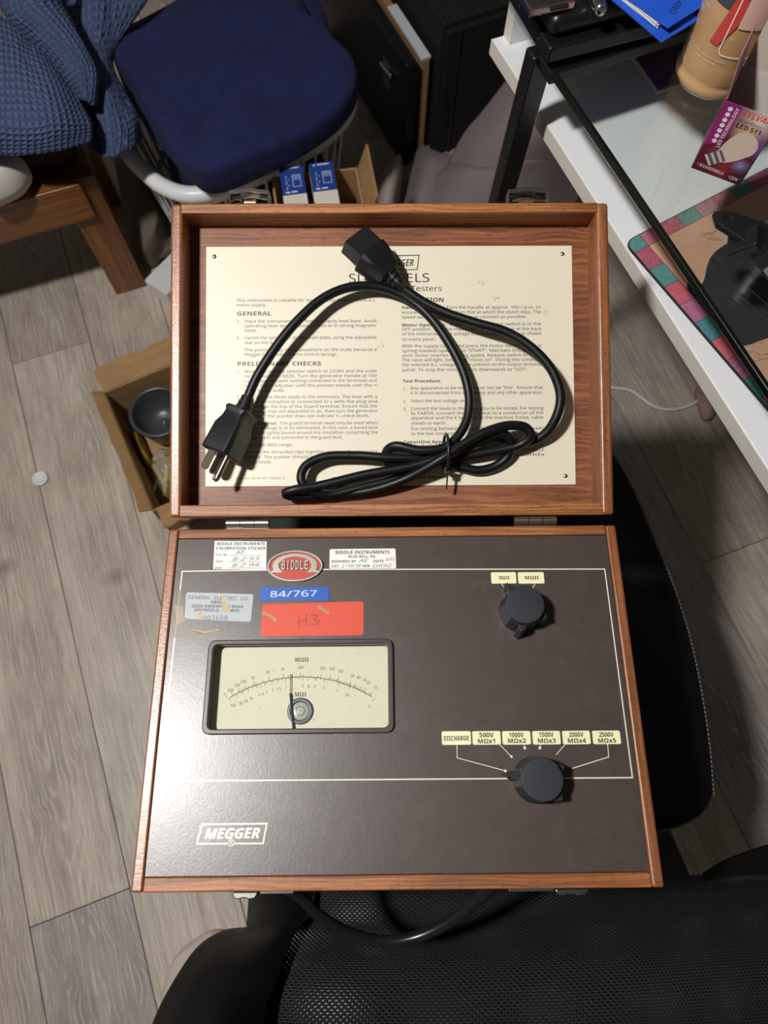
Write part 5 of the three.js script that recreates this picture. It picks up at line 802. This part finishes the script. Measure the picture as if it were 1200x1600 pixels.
// tapestry mouse pad
{
  const PO = [0.246, 0.674, -0.4863], pad = thing('mouse_pad', 'mouse pad printed with a border of pink and teal blocks, lying under the glass edge', 'mouse pad', [PO[0], 0.6732, PO[2]], 0.534);
  const Wp = 0.26, Lp = 0.225, S = 5.2;
  const map = canvasTex(Math.ceil(Wp * 1000 * S), Math.ceil(Lp * 1000 * S), (x) => {
    const cw = x.canvas.width, ch = x.canvas.height, m = mmPen(x, S, 0, 0); x.fillStyle = '#cf9f84'; x.fillRect(0, 0, cw, ch);
    for (let k = 0; k < 900; k++) { x.fillStyle = `rgba(${rnd() < 0.4 ? '150,70,58' : rnd() < 0.5 ? '222,178,150' : '120,84,70'},${rr(0.08, 0.4).toFixed(2)})`; x.beginPath(); x.ellipse(rr(0, cw), rr(0, ch), rr(2, 14), rr(1, 5), rr(-0.4, 0.9), 0, 7); x.fill(); }
    // dark animal-like mass of brush strokes
    const pts = [[15.37, 68.99], [29.41, 70.31], [33.29, 81.22], [58.87, 56.89], [81.5, 52.25], [104.75, 54.1], [145.84, 76.34], [120.75, 132.55], [75.57, 164.84], [47.18, 156.32], [21.94, 153.63], [16.05, 142.08], [16.3, 113.51], [14.22, 87.11]];
    x.save(); x.beginPath(); pts.forEach(([u, v], i) => { const n = pts[(i + 1) % pts.length]; i ? x.quadraticCurveTo(u * S, v * S, (u + n[0]) / 2 * S, (v + n[1]) / 2 * S) : x.moveTo((u + n[0]) / 2 * S, (v + n[1]) / 2 * S); }); x.closePath(); x.fillStyle = '#2a2b30'; x.fill(); x.clip();
    for (let k = 0; k < 420; k++) { x.strokeStyle = `rgba(${rnd() < 0.5 ? '78,80,88' : '14,14,18'},${rr(0.08, 0.35).toFixed(2)})`; x.lineWidth = rr(1, 6); const a = rr(0, cw), b = rr(0, ch); x.beginPath(); x.moveTo(a, b); x.quadraticCurveTo(a + 25, b + 25, a + rr(10, 45), b + rr(40, 90)); x.stroke(); } x.restore();
    for (let k = 0; k < 16; k++) { x.strokeStyle = 'rgba(40,28,26,0.7)'; x.lineWidth = 2; const p = k < 9 ? [71.43, 34.59] : [22.6, 162.04], a = (p[0] + rr(-8, 14)) * S, b = (p[1] + rr(-8, 10)) * S; x.beginPath(); x.moveTo(a, b); x.quadraticCurveTo(a + rr(10, 30), b + rr(-5, 25), a + rr(20, 60), b + rr(10, 50)); x.stroke(); }
    // border of blocks
    const cols = ['#b4667c', '#a8526a', '#4e8682', '#b95a66', '#a86488', '#3f7f86', '#c05f6c', '#a8607e', '#3a7a80', '#b4667c'], top = ['#5d8f88', '#b06a80', '#b8616c', '#5f908a', '#a87c80', '#b4707a', '#44858a', '#b06078', '#a45a78', '#3d8088'];
    const blk = (u0, v0, u1, v1, c) => { m.poly([[u0, v0], [u1, v0], [u1, v1], [u0, v1]], c); for (let k = 0; k < 70; k++) { const lite = rnd() < 0.5; x.fillStyle = `rgba(${lite ? '235,190,190' : '90,30,50'},${rr(0.06, 0.3).toFixed(2)})`; x.beginPath(); x.ellipse(rr(u0, u1) * S, rr(v0, v1) * S, rr(1.5, 9), rr(1, 3), rr(0, 3), 0, 7); x.fill(); } m.line([[u0, v0], [u1, v0], [u1, v1], [u0, v1], [u0, v0]], 0.5, '#37292c'); };
    const bw = 19.5; for (let k = 1; k < 11; k++) blk(bw * 0.9 + (k - 1) * 23, 0, bw * 0.9 + k * 23, 15.5, top[k % 10]);
    for (let k = 0; k < 10; k++) blk(0, 15.5 + (k - 1) * 23.5 + (k ? 0 : 8), 17.5, 15.5 + k * 23.5, k ? cols[k % 10] : '#4f8c86');
    for (let k = 0; k < 9; k++) blk(0 + Wp * 1000 - 18, k * 24, Wp * 1000, k * 24 + 24, cols[(k + 4) % 10]); for (let k = 0; k < 11; k++) blk(k * 24, Lp * 1000 - 17, k * 24 + 24, Lp * 1000, top[(k + 3) % 10]);
  });
  const g = plateXZ((() => { const s = roundedShape(Wp, Lp, 0.012); return s; })(), 0.0026, 0.0003); g.translate(Wp / 2, 0, Lp / 2);
  part('pad_sheet', planarUV(g, 0, 0, Wp, Lp), mat(0xffffff, 0.7, { map }), pad);
  part('pad_rim', (() => { const h = new THREE.Path(roundedShape(Wp + 0.0002, Lp + 0.0002, 0.012).getPoints(10)); const r = plateXZ(roundedShape(Wp + 0.0018, Lp + 0.0018, 0.0125), 0.0022, 0, [h]); r.translate(Wp / 2, 0, Lp / 2); return r; })(), mat(0x1d1b1c, 0.7), pad);
}
// ---------------------------------------------------------------- glass table standing over the desk
{
  const k = [0.1627, 0.77, -0.6012], far = [0.3004, 0.77, -0.2732], turn = Math.atan2(far[0] - k[0], far[2] - k[2]), blk = phys(0x111113, 0.42);
  const gt = thing('glass_table', 'glass topped side table on a black steel frame, straddling the white desk', 'table', [k[0], 0, k[2]], turn);
  const Z0 = -0.34, Z1 = 0.62, Wt = 0.7;
  part('glass_top', box(Wt, 0.006, Z1 - Z0, Wt / 2, 0.767, (Z0 + Z1) / 2, 0.0008), phys(0xfafcfb, 0.03, { transmission: 1, thickness: 0, ior: 1.5 }), gt);
  part('edge_strip', box(0.0045, 0.0068, Z1 - 0.001, -0.0012, 0.767, Z1 / 2, 0.001, 'z'), mat(0x10130f, 0.3), gt, 'dark polished glass edge');
  part('frame_rail', box(Wt, 0.012, 0.036, Wt / 2, 0.757, -0.02, 0.002), blk, gt);
  part('leg', bar([0.0055, 0.763, -0.034], [-0.03, 0.0, -0.034], 0.024, 0.018, 0.003), blk, gt);
  for (const [x, z] of [[Wt - 0.2, -0.01], [Wt - 0.2, Z1 - 0.03]]) part('foot', bar([x, 0.762, z], [x, 0.6735, z], 0.034, 0.03, 0.003), blk, gt);
}
{
  const a = [0.2814, 0.673, -0.733], b = [0.3025, 0.673, -0.6809], turn = Math.atan2(b[0] - a[0], b[2] - a[2]);
  const nb = thing('maroon_notebook', 'dark red notebook lying on the white desk beneath the glass, left of the drink bottle', 'notebook', [b[0], 0.6736, b[2]], turn);
  part('cover', box(0.14, 0.003, 0.1, 0.07, 0.0085, -0.05, 0.001), mat(0x5a1624, 0.55), nb); part('pages', box(0.136, 0.007, 0.096, 0.069, 0.0035, -0.05, 0.0006), mat(0xcfc7b8, 0.8), nb);
}
// ---------------------------------------------------------------- black case with chrome catches on the glass
{
  const k = [0.1552, 0.7705, -0.6053], k2 = [0.2525, 0.7705, -0.6396], turn = Math.atan2(-(k2[2] - k[2]), k2[0] - k[0]), shell = phys(0x131315, 0.36);
  const cs = thing('black_tool_case', 'black plastic case with rounded edges and chrome catches on the glass table', 'case', [k[0], 0.7704, k[2]], turn);
  const Wc = 0.32, Lc = 0.3;
  part('case_base', box(Wc, 0.016, Lc, Wc / 2, 0.008, -Lc / 2, 0.003), mat(0x0f0f11, 0.4), cs);
  part('case_lid', (() => { const g = new RoundedBoxGeometry(Wc - 0.006, 0.02, Lc - 0.012, 5, 0.009); g.translate(Wc / 2, 0.026, -Lc / 2 - 0.002); return uvBox(g); })(), shell, cs);
  for (let i = 0; i < 5; i++) { const s = lathe([[0, 0.0012], [0.0016, 0.0009], [0.0022, 0]], 14); s.rotateZ(Math.PI / 2); s.translate(0.0, 0.009, -0.022 - i * 0.045); part('rivet', s, mat(0x3a3a3d, 0.3, { metalness: 0.8 }), cs); }
  const c0 = [0.1218, 0.81, -0.6305], cat = sub('chrome_catch', cs);
  cs.updateMatrixWorld(true); const L = (p) => cs.worldToLocal(V(p)).toArray(), q = [L([0.1325, 0.808, -0.616]), L([0.1729, 0.808, -0.6274]), L([0.1668, 0.808, -0.6615]), L([0.1202, 0.808, -0.6528])];
  const s = polyShape(q.map((p) => [p[0], p[2]])), g = plateXZ(s, 0.009, 0.002); g.translate(0, 0.0355, 0); part('catch_plate', g, chrome, cat);
  part('catch_slot', bar([q[0][0] * 0.55 + q[1][0] * 0.45, 0.0415, q[0][2] * 0.55 + q[1][2] * 0.45 + 0.0012], [q[0][0] * 0.15 + q[1][0] * 0.85, 0.0415, q[0][2] * 0.15 + q[1][2] * 0.85 + 0.0012], 0.003, 0.0034, 0.0005), mat(0x1a1a1a, 0.5), cat);
  const hk = L([0.1949, 0.812, -0.622]), hk2 = L([0.1849, 0.812, -0.6516]); part('catch_hook', capped([[hk[0], 0.041, hk[2]], [hk2[0], 0.044, hk2[2]], [hk2[0] - 0.02, 0.044, hk2[2] - 0.02]], 0.0065, 24, 14), chrome, cat);
}
// blue folder with papers
{
  const f = thing('blue_folder', 'bright blue paper folder holding white sheets, lying on the black plastic case', 'folder');
  const blue = mat(0x1f55c8, 0.5), y0 = 0.8185;
  const pl = (pts, y, th, m, name, label) => { const g = plateXZ(polyShape(pts.map((p) => [p[0], p[2]])), th, 0.0002); g.translate(0, y, 0); return part(name, uvBox(g), m, f, label); };
  pl([[0.1919, 0.812, -0.6363], [0.2393, 0.812, -0.5707], [0.277, 0.812, -0.5992], [0.3389, 0.812, -0.6655], [0.2992, 0.812, -0.7075], [0.2138, 0.812, -0.6809]], y0, 0.0016, blue, 'back_cover');
  for (let k = 0; k < 4; k++) pl([[[0.2017, 0.815, -0.6304], [0.2368, 0.815, -0.5852], [0.2399, 0.815, -0.5879], [0.3207, 0.815, -0.669], [0.2354, 0.815, -0.6765]], [[0.2018, 0.815, -0.632], [0.2347, 0.815, -0.5856], [0.2389, 0.815, -0.5887], [0.3207, 0.815, -0.669], [0.2354, 0.815, -0.6765]]][k & 1], y0 + 0.0018 + k * 0.0011, 0.0009, mat(0xd8d8d8, 0.7), 'paper_sheet');
  const fm = canvasTex(512, 512, (x) => { x.fillStyle = '#2058cc'; x.fillRect(0, 0, 512, 512); });
  const cover = [[0.1989, 0.82, -0.6295], [0.2427, 0.82, -0.5775], [0.2754, 0.82, -0.6036], [0.3341, 0.82, -0.6615], [0.2937, 0.82, -0.6945], [0.2213, 0.82, -0.6686]];
  const g = plateXZ(polyShape(cover.map((p) => [p[0], p[2]])), 0.0012, 0.0002); g.translate(0, y0 + 0.0072, 0);
  const hx = [[0.2378, 0.82, -0.5774]][0], hz = [[0.2892, 0.82, -0.6288]][0], S = 4, bx0 = 0.18, bz0 = -0.85;
  const map = canvasTex(1024, 1200, (x) => { x.fillStyle = '#1f56c9'; x.fillRect(0, 0, 1024, 1200); const m = mmPen(x, S, -bx0 * 1000, -bz0 * 1000);
    const ch = (s, p, q) => { const t = Math.atan2(q[1] - p[1], q[0] - p[0]); m.text(s, (p[0] + q[0]) / 2, (p[1] + q[1]) / 2, 6.2, '#10162e', 'sans-serif', 'italic', t, 1); };
    const A = [[0.2422, 0.82, -0.5865]][0], B = [[0.2751, 0.82, -0.635]][0], d = [A[0] - B[0], A[2] - B[2]], u = (t) => [(B[0] + d[0] * t) * 1000, (B[2] + d[1] * t) * 1000];
    ch('MKX AWD', u(0.02), u(1)); });
  part('front_cover', planarUV(g, bx0, bz0, 1024 / S / 1000, 1200 / S / 1000), mat(0xffffff, 0.5, { map }), f, 'blue cover with handwriting');
}
// ---------------------------------------------------------------- drink bottle
{
  const b0 = [0.3046, 0.77, -0.5927], bt = thing('coffee_bottle', 'clear plastic bottle of milky coffee with a printed label, standing on the glass', 'bottle', [b0[0], 0.7702, b0[2]], 0.0), R = 0.0335;
  const prof = [[0.0001, 0.002], [0.026, 0.0015], [R - 0.003, 0.0008], [R - 0.0005, 0.004], [R, 0.009], [R - 0.003, 0.0125], [R - 0.0005, 0.016], [R - 0.0003, 0.031], [R - 0.0012, 0.0335], [R - 0.0002, 0.036], [R, 0.06], [R, 0.12], [R - 0.004, 0.135], [R - 0.014, 0.152], [0.017, 0.16], [0.017, 0.176]];
  part('coffee', lathe(prof.slice(0, 12).map(([r, y]) => [Math.max(0.0001, r - 0.001), y + 0.001]).concat([[0.0001, 0.121]]), 64), phys(0xc49b6c, 0.45, {}), bt, 'milky coffee');
  part('bottle_wall', lathe(prof, 64), phys(0xffffff, 0.06, { transmission: 1, thickness: 0, ior: 1.45 }), bt);
  part('cap', (() => { const g = cyl(0.0195, 0.0195, 0.018, 40); g.translate(0, 0.178, 0); return g; })(), mat(0xe8e6e2, 0.5), bt);
  // print, wrapped on the wall: u runs round the bottle, v up it
  const map = canvasTex(2048, 768, (x) => {
    x.clearRect(0, 0, 2048, 768); const W2 = 2048, H = 768, X = (t) => (t - 0) / 6.2832 * W2, Y = (h) => (0.125 - h) / 0.09 * H;
    x.fillStyle = 'rgba(66,92,168,1)'; x.fillRect(0, 0, W2, Y(0.083)); x.fillStyle = '#44454f'; x.fillRect(X(3.35), 0, X(4.6) - X(3.35), Y(0.079)); 
    x.fillStyle = '#c8443e'; x.beginPath(); x.moveTo(X(4.2), Y(0.0905)); x.lineTo(X(4.0), Y(0.0505)); x.lineTo(X(4.22), Y(0.0500)); x.lineTo(X(4.75), Y(0.09)); x.fill();
    x.strokeStyle = '#f4efe8'; x.lineWidth = 9; x.beginPath(); x.roundRect(X(4.32), -40, X(5.9) - X(4.32), Y(0.044) + 40, 44); x.stroke();
    x.fillStyle = '#dfb5a6'; x.fillRect(X(4.5), 0, X(5.7) - X(4.5), Y(0.068)); 
    x.fillStyle = '#f2efea'; x.textAlign = 'left'; x.font = 'bold 120px sans-serif'; x.save(); x.translate(X(3.62), Y(0.0905)); x.fillText('CE', 0, 0); x.restore();
    x.font = '30px sans-serif'; ['the app', 'points and', 'for treats with', 'REWARDS'].forEach((s, i) => x.fillText(s, X(3.0 - 0.0 * i), Y(0.0815 - i * 0.0062))); x.fillText('Sc', X(4.45), Y(0.058));
    x.font = '19px sans-serif'; ['Contains milk. Please keep cold. Shake well before opening.', 'Refrigerate after opening and enjoy within two days.'].forEach((s, i) => x.fillText(s, X(3.05), Y(0.0382 - i * 0.0032)));
  });
  const lab = new THREE.CylinderGeometry(R + 0.0003, R + 0.0003, 0.09, 72, 1, true); lab.translate(0, 0.08, 0); lab.rotateY(1.42);
  const ac = map.image.getContext('2d').getImageData(0, 0, 2048, 768).data, am = tex(1024, 384, (i, j) => ac[((767 - j * 2) * 2048 + i * 2) * 4 + 3], { srgb: false });
  part('print', lab, mat(0xffffff, 0.5, { map, alphaMap: am, transparent: true, alphaTest: 0.5 }), bt, 'printed lettering and colour bands');
}
// ---------------------------------------------------------------- light bulb box
{
  const a = [0.2722, 0.7702, -0.4856], b = [0.3108, 0.7702, -0.4661], w = Math.hypot(b[0] - a[0], b[2] - a[2]), turn = Math.atan2(-(b[2] - a[2]), b[0] - a[0]), Hb = 0.066, dp = w;
  const bb = thing('light_bulb_box', 'opened light bulb box with purple and yellow bulb picture, standing on the glass', 'box', [a[0], 0.7702, a[2]], turn);
  const S = 11, cw = Math.ceil(w * 1000 * S), ch = Math.ceil(Hb * 1000 * S);
  const map = canvasTex(cw, ch, (x) => {
    const W2 = cw, H = ch; const g = x.createLinearGradient(0, 0, W2, H); x.fillStyle = '#5c2238'; x.fillRect(0, 0, W2, H);
    const bl = (cx, cy, r, c, a = 1) => { const q = x.createRadialGradient(cx * W2, cy * H, 0, cx * W2, cy * H, r * W2); q.addColorStop(0, `rgba(${c},${a})`); q.addColorStop(1, `rgba(${c},0)`); x.fillStyle = q; x.fillRect(0, 0, W2, H); };
    bl(0.72, 0.1, 0.62, '240,225,214'); bl(0.6, 0.34, 0.3, '238,206,120'); bl(0.95, 0.42, 0.3, '112,86,150'); bl(0.3, 0.68, 0.22, '176,58,62', 0.8); bl(0.55, 0.85, 0.3, '150,40,44', 0.9); bl(0.82, 0.74, 0.2, '150,160,214'); bl(1, 1, 0.5, '40,14,24'); bl(0.1, 1, 0.5, '80,20,30');
    x.fillStyle = '#8f2a70'; x.beginPath(); x.moveTo(0, 0); x.lineTo(0.315 * W2, 0); x.lineTo(0.315 * W2, 0.4 * H); x.quadraticCurveTo(0.28 * W2, 0.56 * H, 0, 0.62 * H); x.fill();
    x.fillStyle = '#f3e3ea'; for (let k = 0; k < 7; k++) { x.beginPath(); x.arc((0.13 + k * 0.003) * W2, (0.075 + k * 0.075) * H, 0.045 * W2, 0, 7); x.fill(); }
    const T = (s, u, v, wd, h, c, st = 'bold', rot = 0) => { x.save(); x.translate(u * W2, v * H); x.rotate(rot); x.font = `${st} ${(h * H).toFixed(1)}px sans-serif`; x.fillStyle = c; const m = x.measureText(s).width; x.scale(wd * W2 / m, 1); x.fillText(s, 0, 0); x.restore(); };
    T('LED TECHNOLOGY', 0.285, 0.6, 0.86, 0.062, '#f0d8e4', 'bold', -Math.PI / 2); T('SYLVANIA', 0.35, 0.105, 0.72, 0.1, '#d8532c', 'italic bold'); T('White/Blanco', 0.35, 0.185, 0.44, 0.062, '#40303a', ''); T('LED S11', 0.36, 0.262, 0.48, 0.085, '#1d1718');
    // picture of the bulb, printed on the box
    x.fillStyle = '#d9c3b4'; x.beginPath(); x.arc(0.66 * W2, 0.46 * H, 0.265 * W2, -2.35, 0.95); x.quadraticCurveTo(0.66 * W2, 0.72 * H, 0.5 * W2, 0.77 * H); x.lineTo(0.3 * W2, 0.64 * H); x.quadraticCurveTo(0.34 * W2, 0.44 * H, 0.475 * W2, 0.335 * H); x.fill();
    x.save(); x.translate(0.3 * W2, 0.755 * H); x.rotate(-0.72); for (let k = 0; k < 6; k++) { x.fillStyle = k & 1 ? '#5d5a58' : '#c9c2ba'; x.fillRect((-0.14 + k * 0.055) * W2, -0.085 * H, 0.05 * W2, 0.17 * H); } x.restore();
    T('1 BULB/BOMBILLA', 0.06, 0.93, 0.56, 0.062, '#efe2dc', '', 0.02); T('120V', 0.72, 0.955, 0.2, 0.065, '#efe2dc', '');
  });
  const board = mat(0xd8cfc6, 0.6), print = mat(0xffffff, 0.35, { map }), t = 0.0007;
  const fr = box(w, Hb, t, w / 2, Hb / 2, 0, 0.0002); { const p = fr.attributes.position, uv = fr.attributes.uv; for (let i = 0; i < p.count; i++) uv.setXY(i, p.getX(i) / w, p.getY(i) / Hb); } part('front_panel', fr, print, bb);
  part('side_panel', box(t, Hb, dp, 0, Hb / 2, -dp / 2, 0.0002), mat(0x74265a, 0.45), bb); part('side_panel', box(t, Hb, dp, w, Hb / 2, -dp / 2, 0.0002), mat(0x3d1a28, 0.45), bb); part('back_panel', box(w, Hb, t, w / 2, Hb / 2, -dp, 0.0002), board, bb); part('bottom_panel', box(w - 0.001, t, dp - 0.001, w / 2, 0.0005, -dp / 2, 0.0002), board, bb);
  part('back_flap', bar([w / 2, Hb, -dp], [w / 2, Hb + 0.036, -dp - 0.004], w - 0.002, t, 0.0002), mat(0xbfb2a5, 0.7), bb, 'plain inside of the back flap');
  part('side_flap', bar([0, Hb, -dp / 2], [-0.006, Hb + 0.034, -dp / 2], t, dp - 0.004, 0.0002), mat(0xc9809a, 0.5), bb, 'pink side flap');
}
// ---------------------------------------------------------------- black plastic bracket on the glass
{
  const p0 = [0.2864, 0.785, -0.4108], bk = thing('plastic_bracket', 'black plastic bracket with a slotted tab lying on the glass at the right edge', 'bracket', [p0[0], 0.7702, p0[2]], -0.18), m = phys(0x17181a, 0.4);
  const sh = polyShape([[-0.013, -0.011], [-0.007, -0.0145], [0.012, -0.012], [0.034, -0.006], [0.034, 0.02], [0.02, 0.021], [0.008, 0.012], [-0.01, 0.001]]), hole = new THREE.Path(); hole.absellipse(-0.002, -0.006, 0.0034, 0.0024, 0, 6.283);
  const g = plateXZ(sh, 0.006, 0.0012, [hole]); g.translate(0, 0.010, 0); part('tab', g, m, bk);
  part('web', bar([0.006, 0.001, 0.01], [0.022, 0.02, 0.012], 0.01, 0.02, 0.002), m, bk);
  part('body', (() => { const c = cyl(0.024, 0.027, 0.036, 40); c.translate(0.05, 0.018, 0.006); return c; })(), m, bk); part('body_ring', (() => { const c = lathe([[0.02, 0.034], [0.0245, 0.034], [0.0255, 0.037], [0.0245, 0.0395], [0.02, 0.0395], [0.02, 0.034]]); c.translate(0.05, 0.0, 0.006); return c; })(), mat(0x0f1011, 0.35), bk);
  part('arm', bar([0.034, 0.012, 0.03], [0.062, 0.008, 0.062], 0.012, 0.016, 0.002), m, bk);
}
// ---------------------------------------------------------------- on the floor
solo('white_lead', tube([[0.4336, 0.004, -0.7085], [0.4685, 0.004, -0.7], [0.5023, 0.004, -0.6943], [0.5231, 0.004, -0.6772], [0.5425, 0.004, -0.6602], [0.573, 0.004, -0.6518], [0.6055, 0.004, -0.6575], [0.6352, 0.005, -0.6725], [0.6549, 0.006, -0.6963], [0.668, 0.006, -0.7223]], 0.0034, 90, 10), mat(0xc9c6cb, 0.5), 'thin white lead curving over the shaded floor beside the white desk', 'cable');
solo('pink_slipper', blob([[0.6324, 0.02, -0.697], [0.6434, 0.02, -0.7027], [0.6537, 0.02, -0.6715], [0.6522, 0.02, -0.6297], [0.6393, 0.02, -0.6269], [0.6323, 0.02, -0.6546]].map((p) => [p[0], p[2]]), 0.001, 0.03, { p: 2.4, nr: 10, m: 40 }), mat(0xa98f86, 0.85), 'small dusky pink slipper on the floor at the end of the white lead', 'slipper');
{
  const c0 = [-0.6359, 0.003, -0.505], cp = thing('plastic_disc', 'round translucent white plastic disc lying on the floor planks', 'disc', [c0[0], 0, c0[2]]);
  part('disc_body', lathe([[0.0001, 0.004], [0.0095, 0.004], [0.0095, 0.0065], [0.0135, 0.007], [0.0145, 0.005], [0.0145, 0.0006], [0.0001, 0.0006]], 40), phys(0xdcd9dc, 0.4), cp); part('disc_ring', lathe([[0.007, 0.004], [0.0085, 0.004], [0.0085, 0.005], [0.007, 0.005], [0.007, 0.004]], 32), phys(0xcfcbd0, 0.4), cp);
}
{
  // open carton with torn flaps
  const rim = 0.115, a = [-0.4942, 0.115, -0.6282], b = [-0.3808, 0.115, -0.3991], turn = Math.atan2(b[0] - a[0], b[2] - a[2]), L = Math.hypot(b[0] - a[0], b[2] - a[2]), w = 0.19;
  const oc = thing('open_carton', 'torn open brown carton on the floor left of the tester', 'carton', [a[0], 0, a[2]], turn);
  part('carton_side', box(0.004, rim, L, 0.002, rim / 2, L / 2, 0.0008, 'z'), card, oc); part('carton_side', box(0.004, rim, L, w - 0.002, rim / 2, L / 2, 0.0008, 'z'), card, oc);
  part('carton_side', box(w - 0.009, rim, 0.004, w / 2, rim / 2, 0.002, 0.0008), card, oc); part('carton_side', box(w - 0.009, rim, 0.004, w / 2, rim / 2, L - 0.002, 0.0008), card, oc); part('carton_bottom', box(w - 0.01, 0.004, L - 0.01, w / 2, 0.0032, L / 2, 0.0008), card, oc);
  const torn = (n, l, h, s) => { const t = [[0, 0]]; for (let k = 0; k <= n; k++) t.push([l * k / n, h * (0.8 + 0.2 * noise(k * 0.9, s, s))]); t.push([l, 0]); return t; };
  const flap = (pts, base, ang, ry) => { const g = new THREE.ExtrudeGeometry(polyShape(pts), { depth: 0.004, bevelEnabled: false }); g.rotateX(ang); g.rotateY(ry); g.translate(...base); return uvBox(g); };
  part('carton_flap', flap(torn(14, L * 0.98, 0.024, 3), [0, rim + 0.001, L * 0.99], -0.9, Math.PI / 2), card, oc, 'torn side flap folded outward');
  part('carton_flap', flap(torn(12, w * 0.98, 0.045, 7), [0.002, rim + 0.001, 0], -0.95, 0), card, oc, 'torn end flap leaning back');
  part('carton_flap', flap(torn(12, w * 0.9, 0.05, 11), [w * 0.95, rim + 0.001, L + 0.004], -1.2, Math.PI), card, oc, 'torn end flap towards the tester');
  const c0 = [-0.4002, 0.09, -0.6015], bowl = thing('grey_bowl', 'round dark grey plastic bowl inside the open brown carton', 'bowl', [c0[0], 0.0105, c0[2]]);
  part('bowl_shell', lathe([[0.0001, 0.03], [0.02, 0.031], [0.034, 0.04], [0.041, 0.06], [0.0445, 0.08], [0.046, 0.0815], [0.0505, 0.083], [0.0525, 0.08], [0.051, 0.074], [0.047, 0.06], [0.038, 0.02], [0.03, 0.0], [0.0001, 0.0]], 64), phys(0x3f4145, 0.35), bowl);
  part('bowl_boss', lathe([[0.0001, 0.041], [0.004, 0.04], [0.009, 0.036], [0.011, 0.031]], 32), phys(0x47494d, 0.3), bowl);
  const yp = [[[-0.4656, 0.05, -0.5916], [-0.4546, 0.05, -0.5889], [-0.4351, 0.05, -0.5523], [-0.4215, 0.05, -0.524], [-0.4268, 0.05, -0.5189], [-0.4451, 0.05, -0.5472]]][0];
  solo('yellow_pack', blob(yp.map((p) => [p[0], p[2]]), 0.0055, 0.045, { p: 3, nr: 10, m: 50 }), mat(0xb59a1e, 0.5), 'mustard yellow pack tucked against the side of the open carton', 'pack');
  const bg = thing('plastic_bag', 'crumpled clear plastic bag with yellowish strips in the open carton', 'plastic bag');
  const bo = [[-0.4153, 0.07, -0.5128], [-0.4116, 0.07, -0.5431], [-0.3962, 0.07, -0.5508], [-0.3543, 0.07, -0.5381], [-0.3347, 0.07, -0.4854], [-0.3477, 0.07, -0.4657], [-0.3727, 0.07, -0.4535], [-0.3854, 0.07, -0.4559], [-0.3944, 0.07, -0.4657], [-0.4058, 0.07, -0.4879]];
  part('film', blob(bo.map((p) => [p[0], p[2]]), 0.006, 0.075, { p: 2.2, nr: 36, m: 90, bump: (x, z, s) => ((fbm(x * 60 + 60, z * 60 + 60, 141) - 0.5) * 0.034 + (fbm(x * 160 + 60, z * 160 + 60, 142) - 0.5) * 0.01) * clamp((1 - s) * 4) }), phys(0xe8e3cf, 0.14, { transmission: 0.75, thickness: 0 }), bg);
  for (let k = 0; k < 7; k++) { const x = rr(-0.022, 0.028), z = rr(-0.03, 0.008), c = [[-0.3977, 0.05, -0.4861]][0], t = rr(0.8, 1.9); part('strip', bar([c[0] + x - 0.024 * Math.cos(t), rr(0.018, 0.05), c[2] + z - 0.024 * Math.sin(t)], [c[0] + x + 0.024 * Math.cos(t), rr(0.018, 0.05), c[2] + z + 0.024 * Math.sin(t)], 0.007, 0.003, 0.001), mat(k & 1 ? 0xe6dc6a : 0xece59a, 0.5), bg); }
}
solo('pale_fleece', blob([[-0.2428, 0.03, 0.2411], [-0.2801, 0.03, 0.2544], [-0.3049, 0.03, 0.2759], [-0.3156, 0.03, 0.3021], [-0.3199, 0.03, 0.3422], [-0.3038, 0.03, 0.4196], [-0.2343, 0.03, 0.4499], [-0.1564, 0.03, 0.39], [-0.1707, 0.03, 0.2947]].map((p) => [p[0], p[2]]), 0.001, 0.045, { p: 2.6, nr: 24, m: 120, bump: (x, z, s) => (noise(x * 400 + 999, z * 400 + 999, 150) - 0.5) * 0.004 }), mat(0xc2b6aa, 0.95), 'pale fluffy fleece on the floor, peeping out left of the chair back', 'fleece');

// ---------------------------------------------------------------- render
scene.traverse((o) => { if (o.isMesh && o.name !== 'globe') { o.castShadow = true; o.receiveShadow = true; } });
renderer.render(scene, camera);
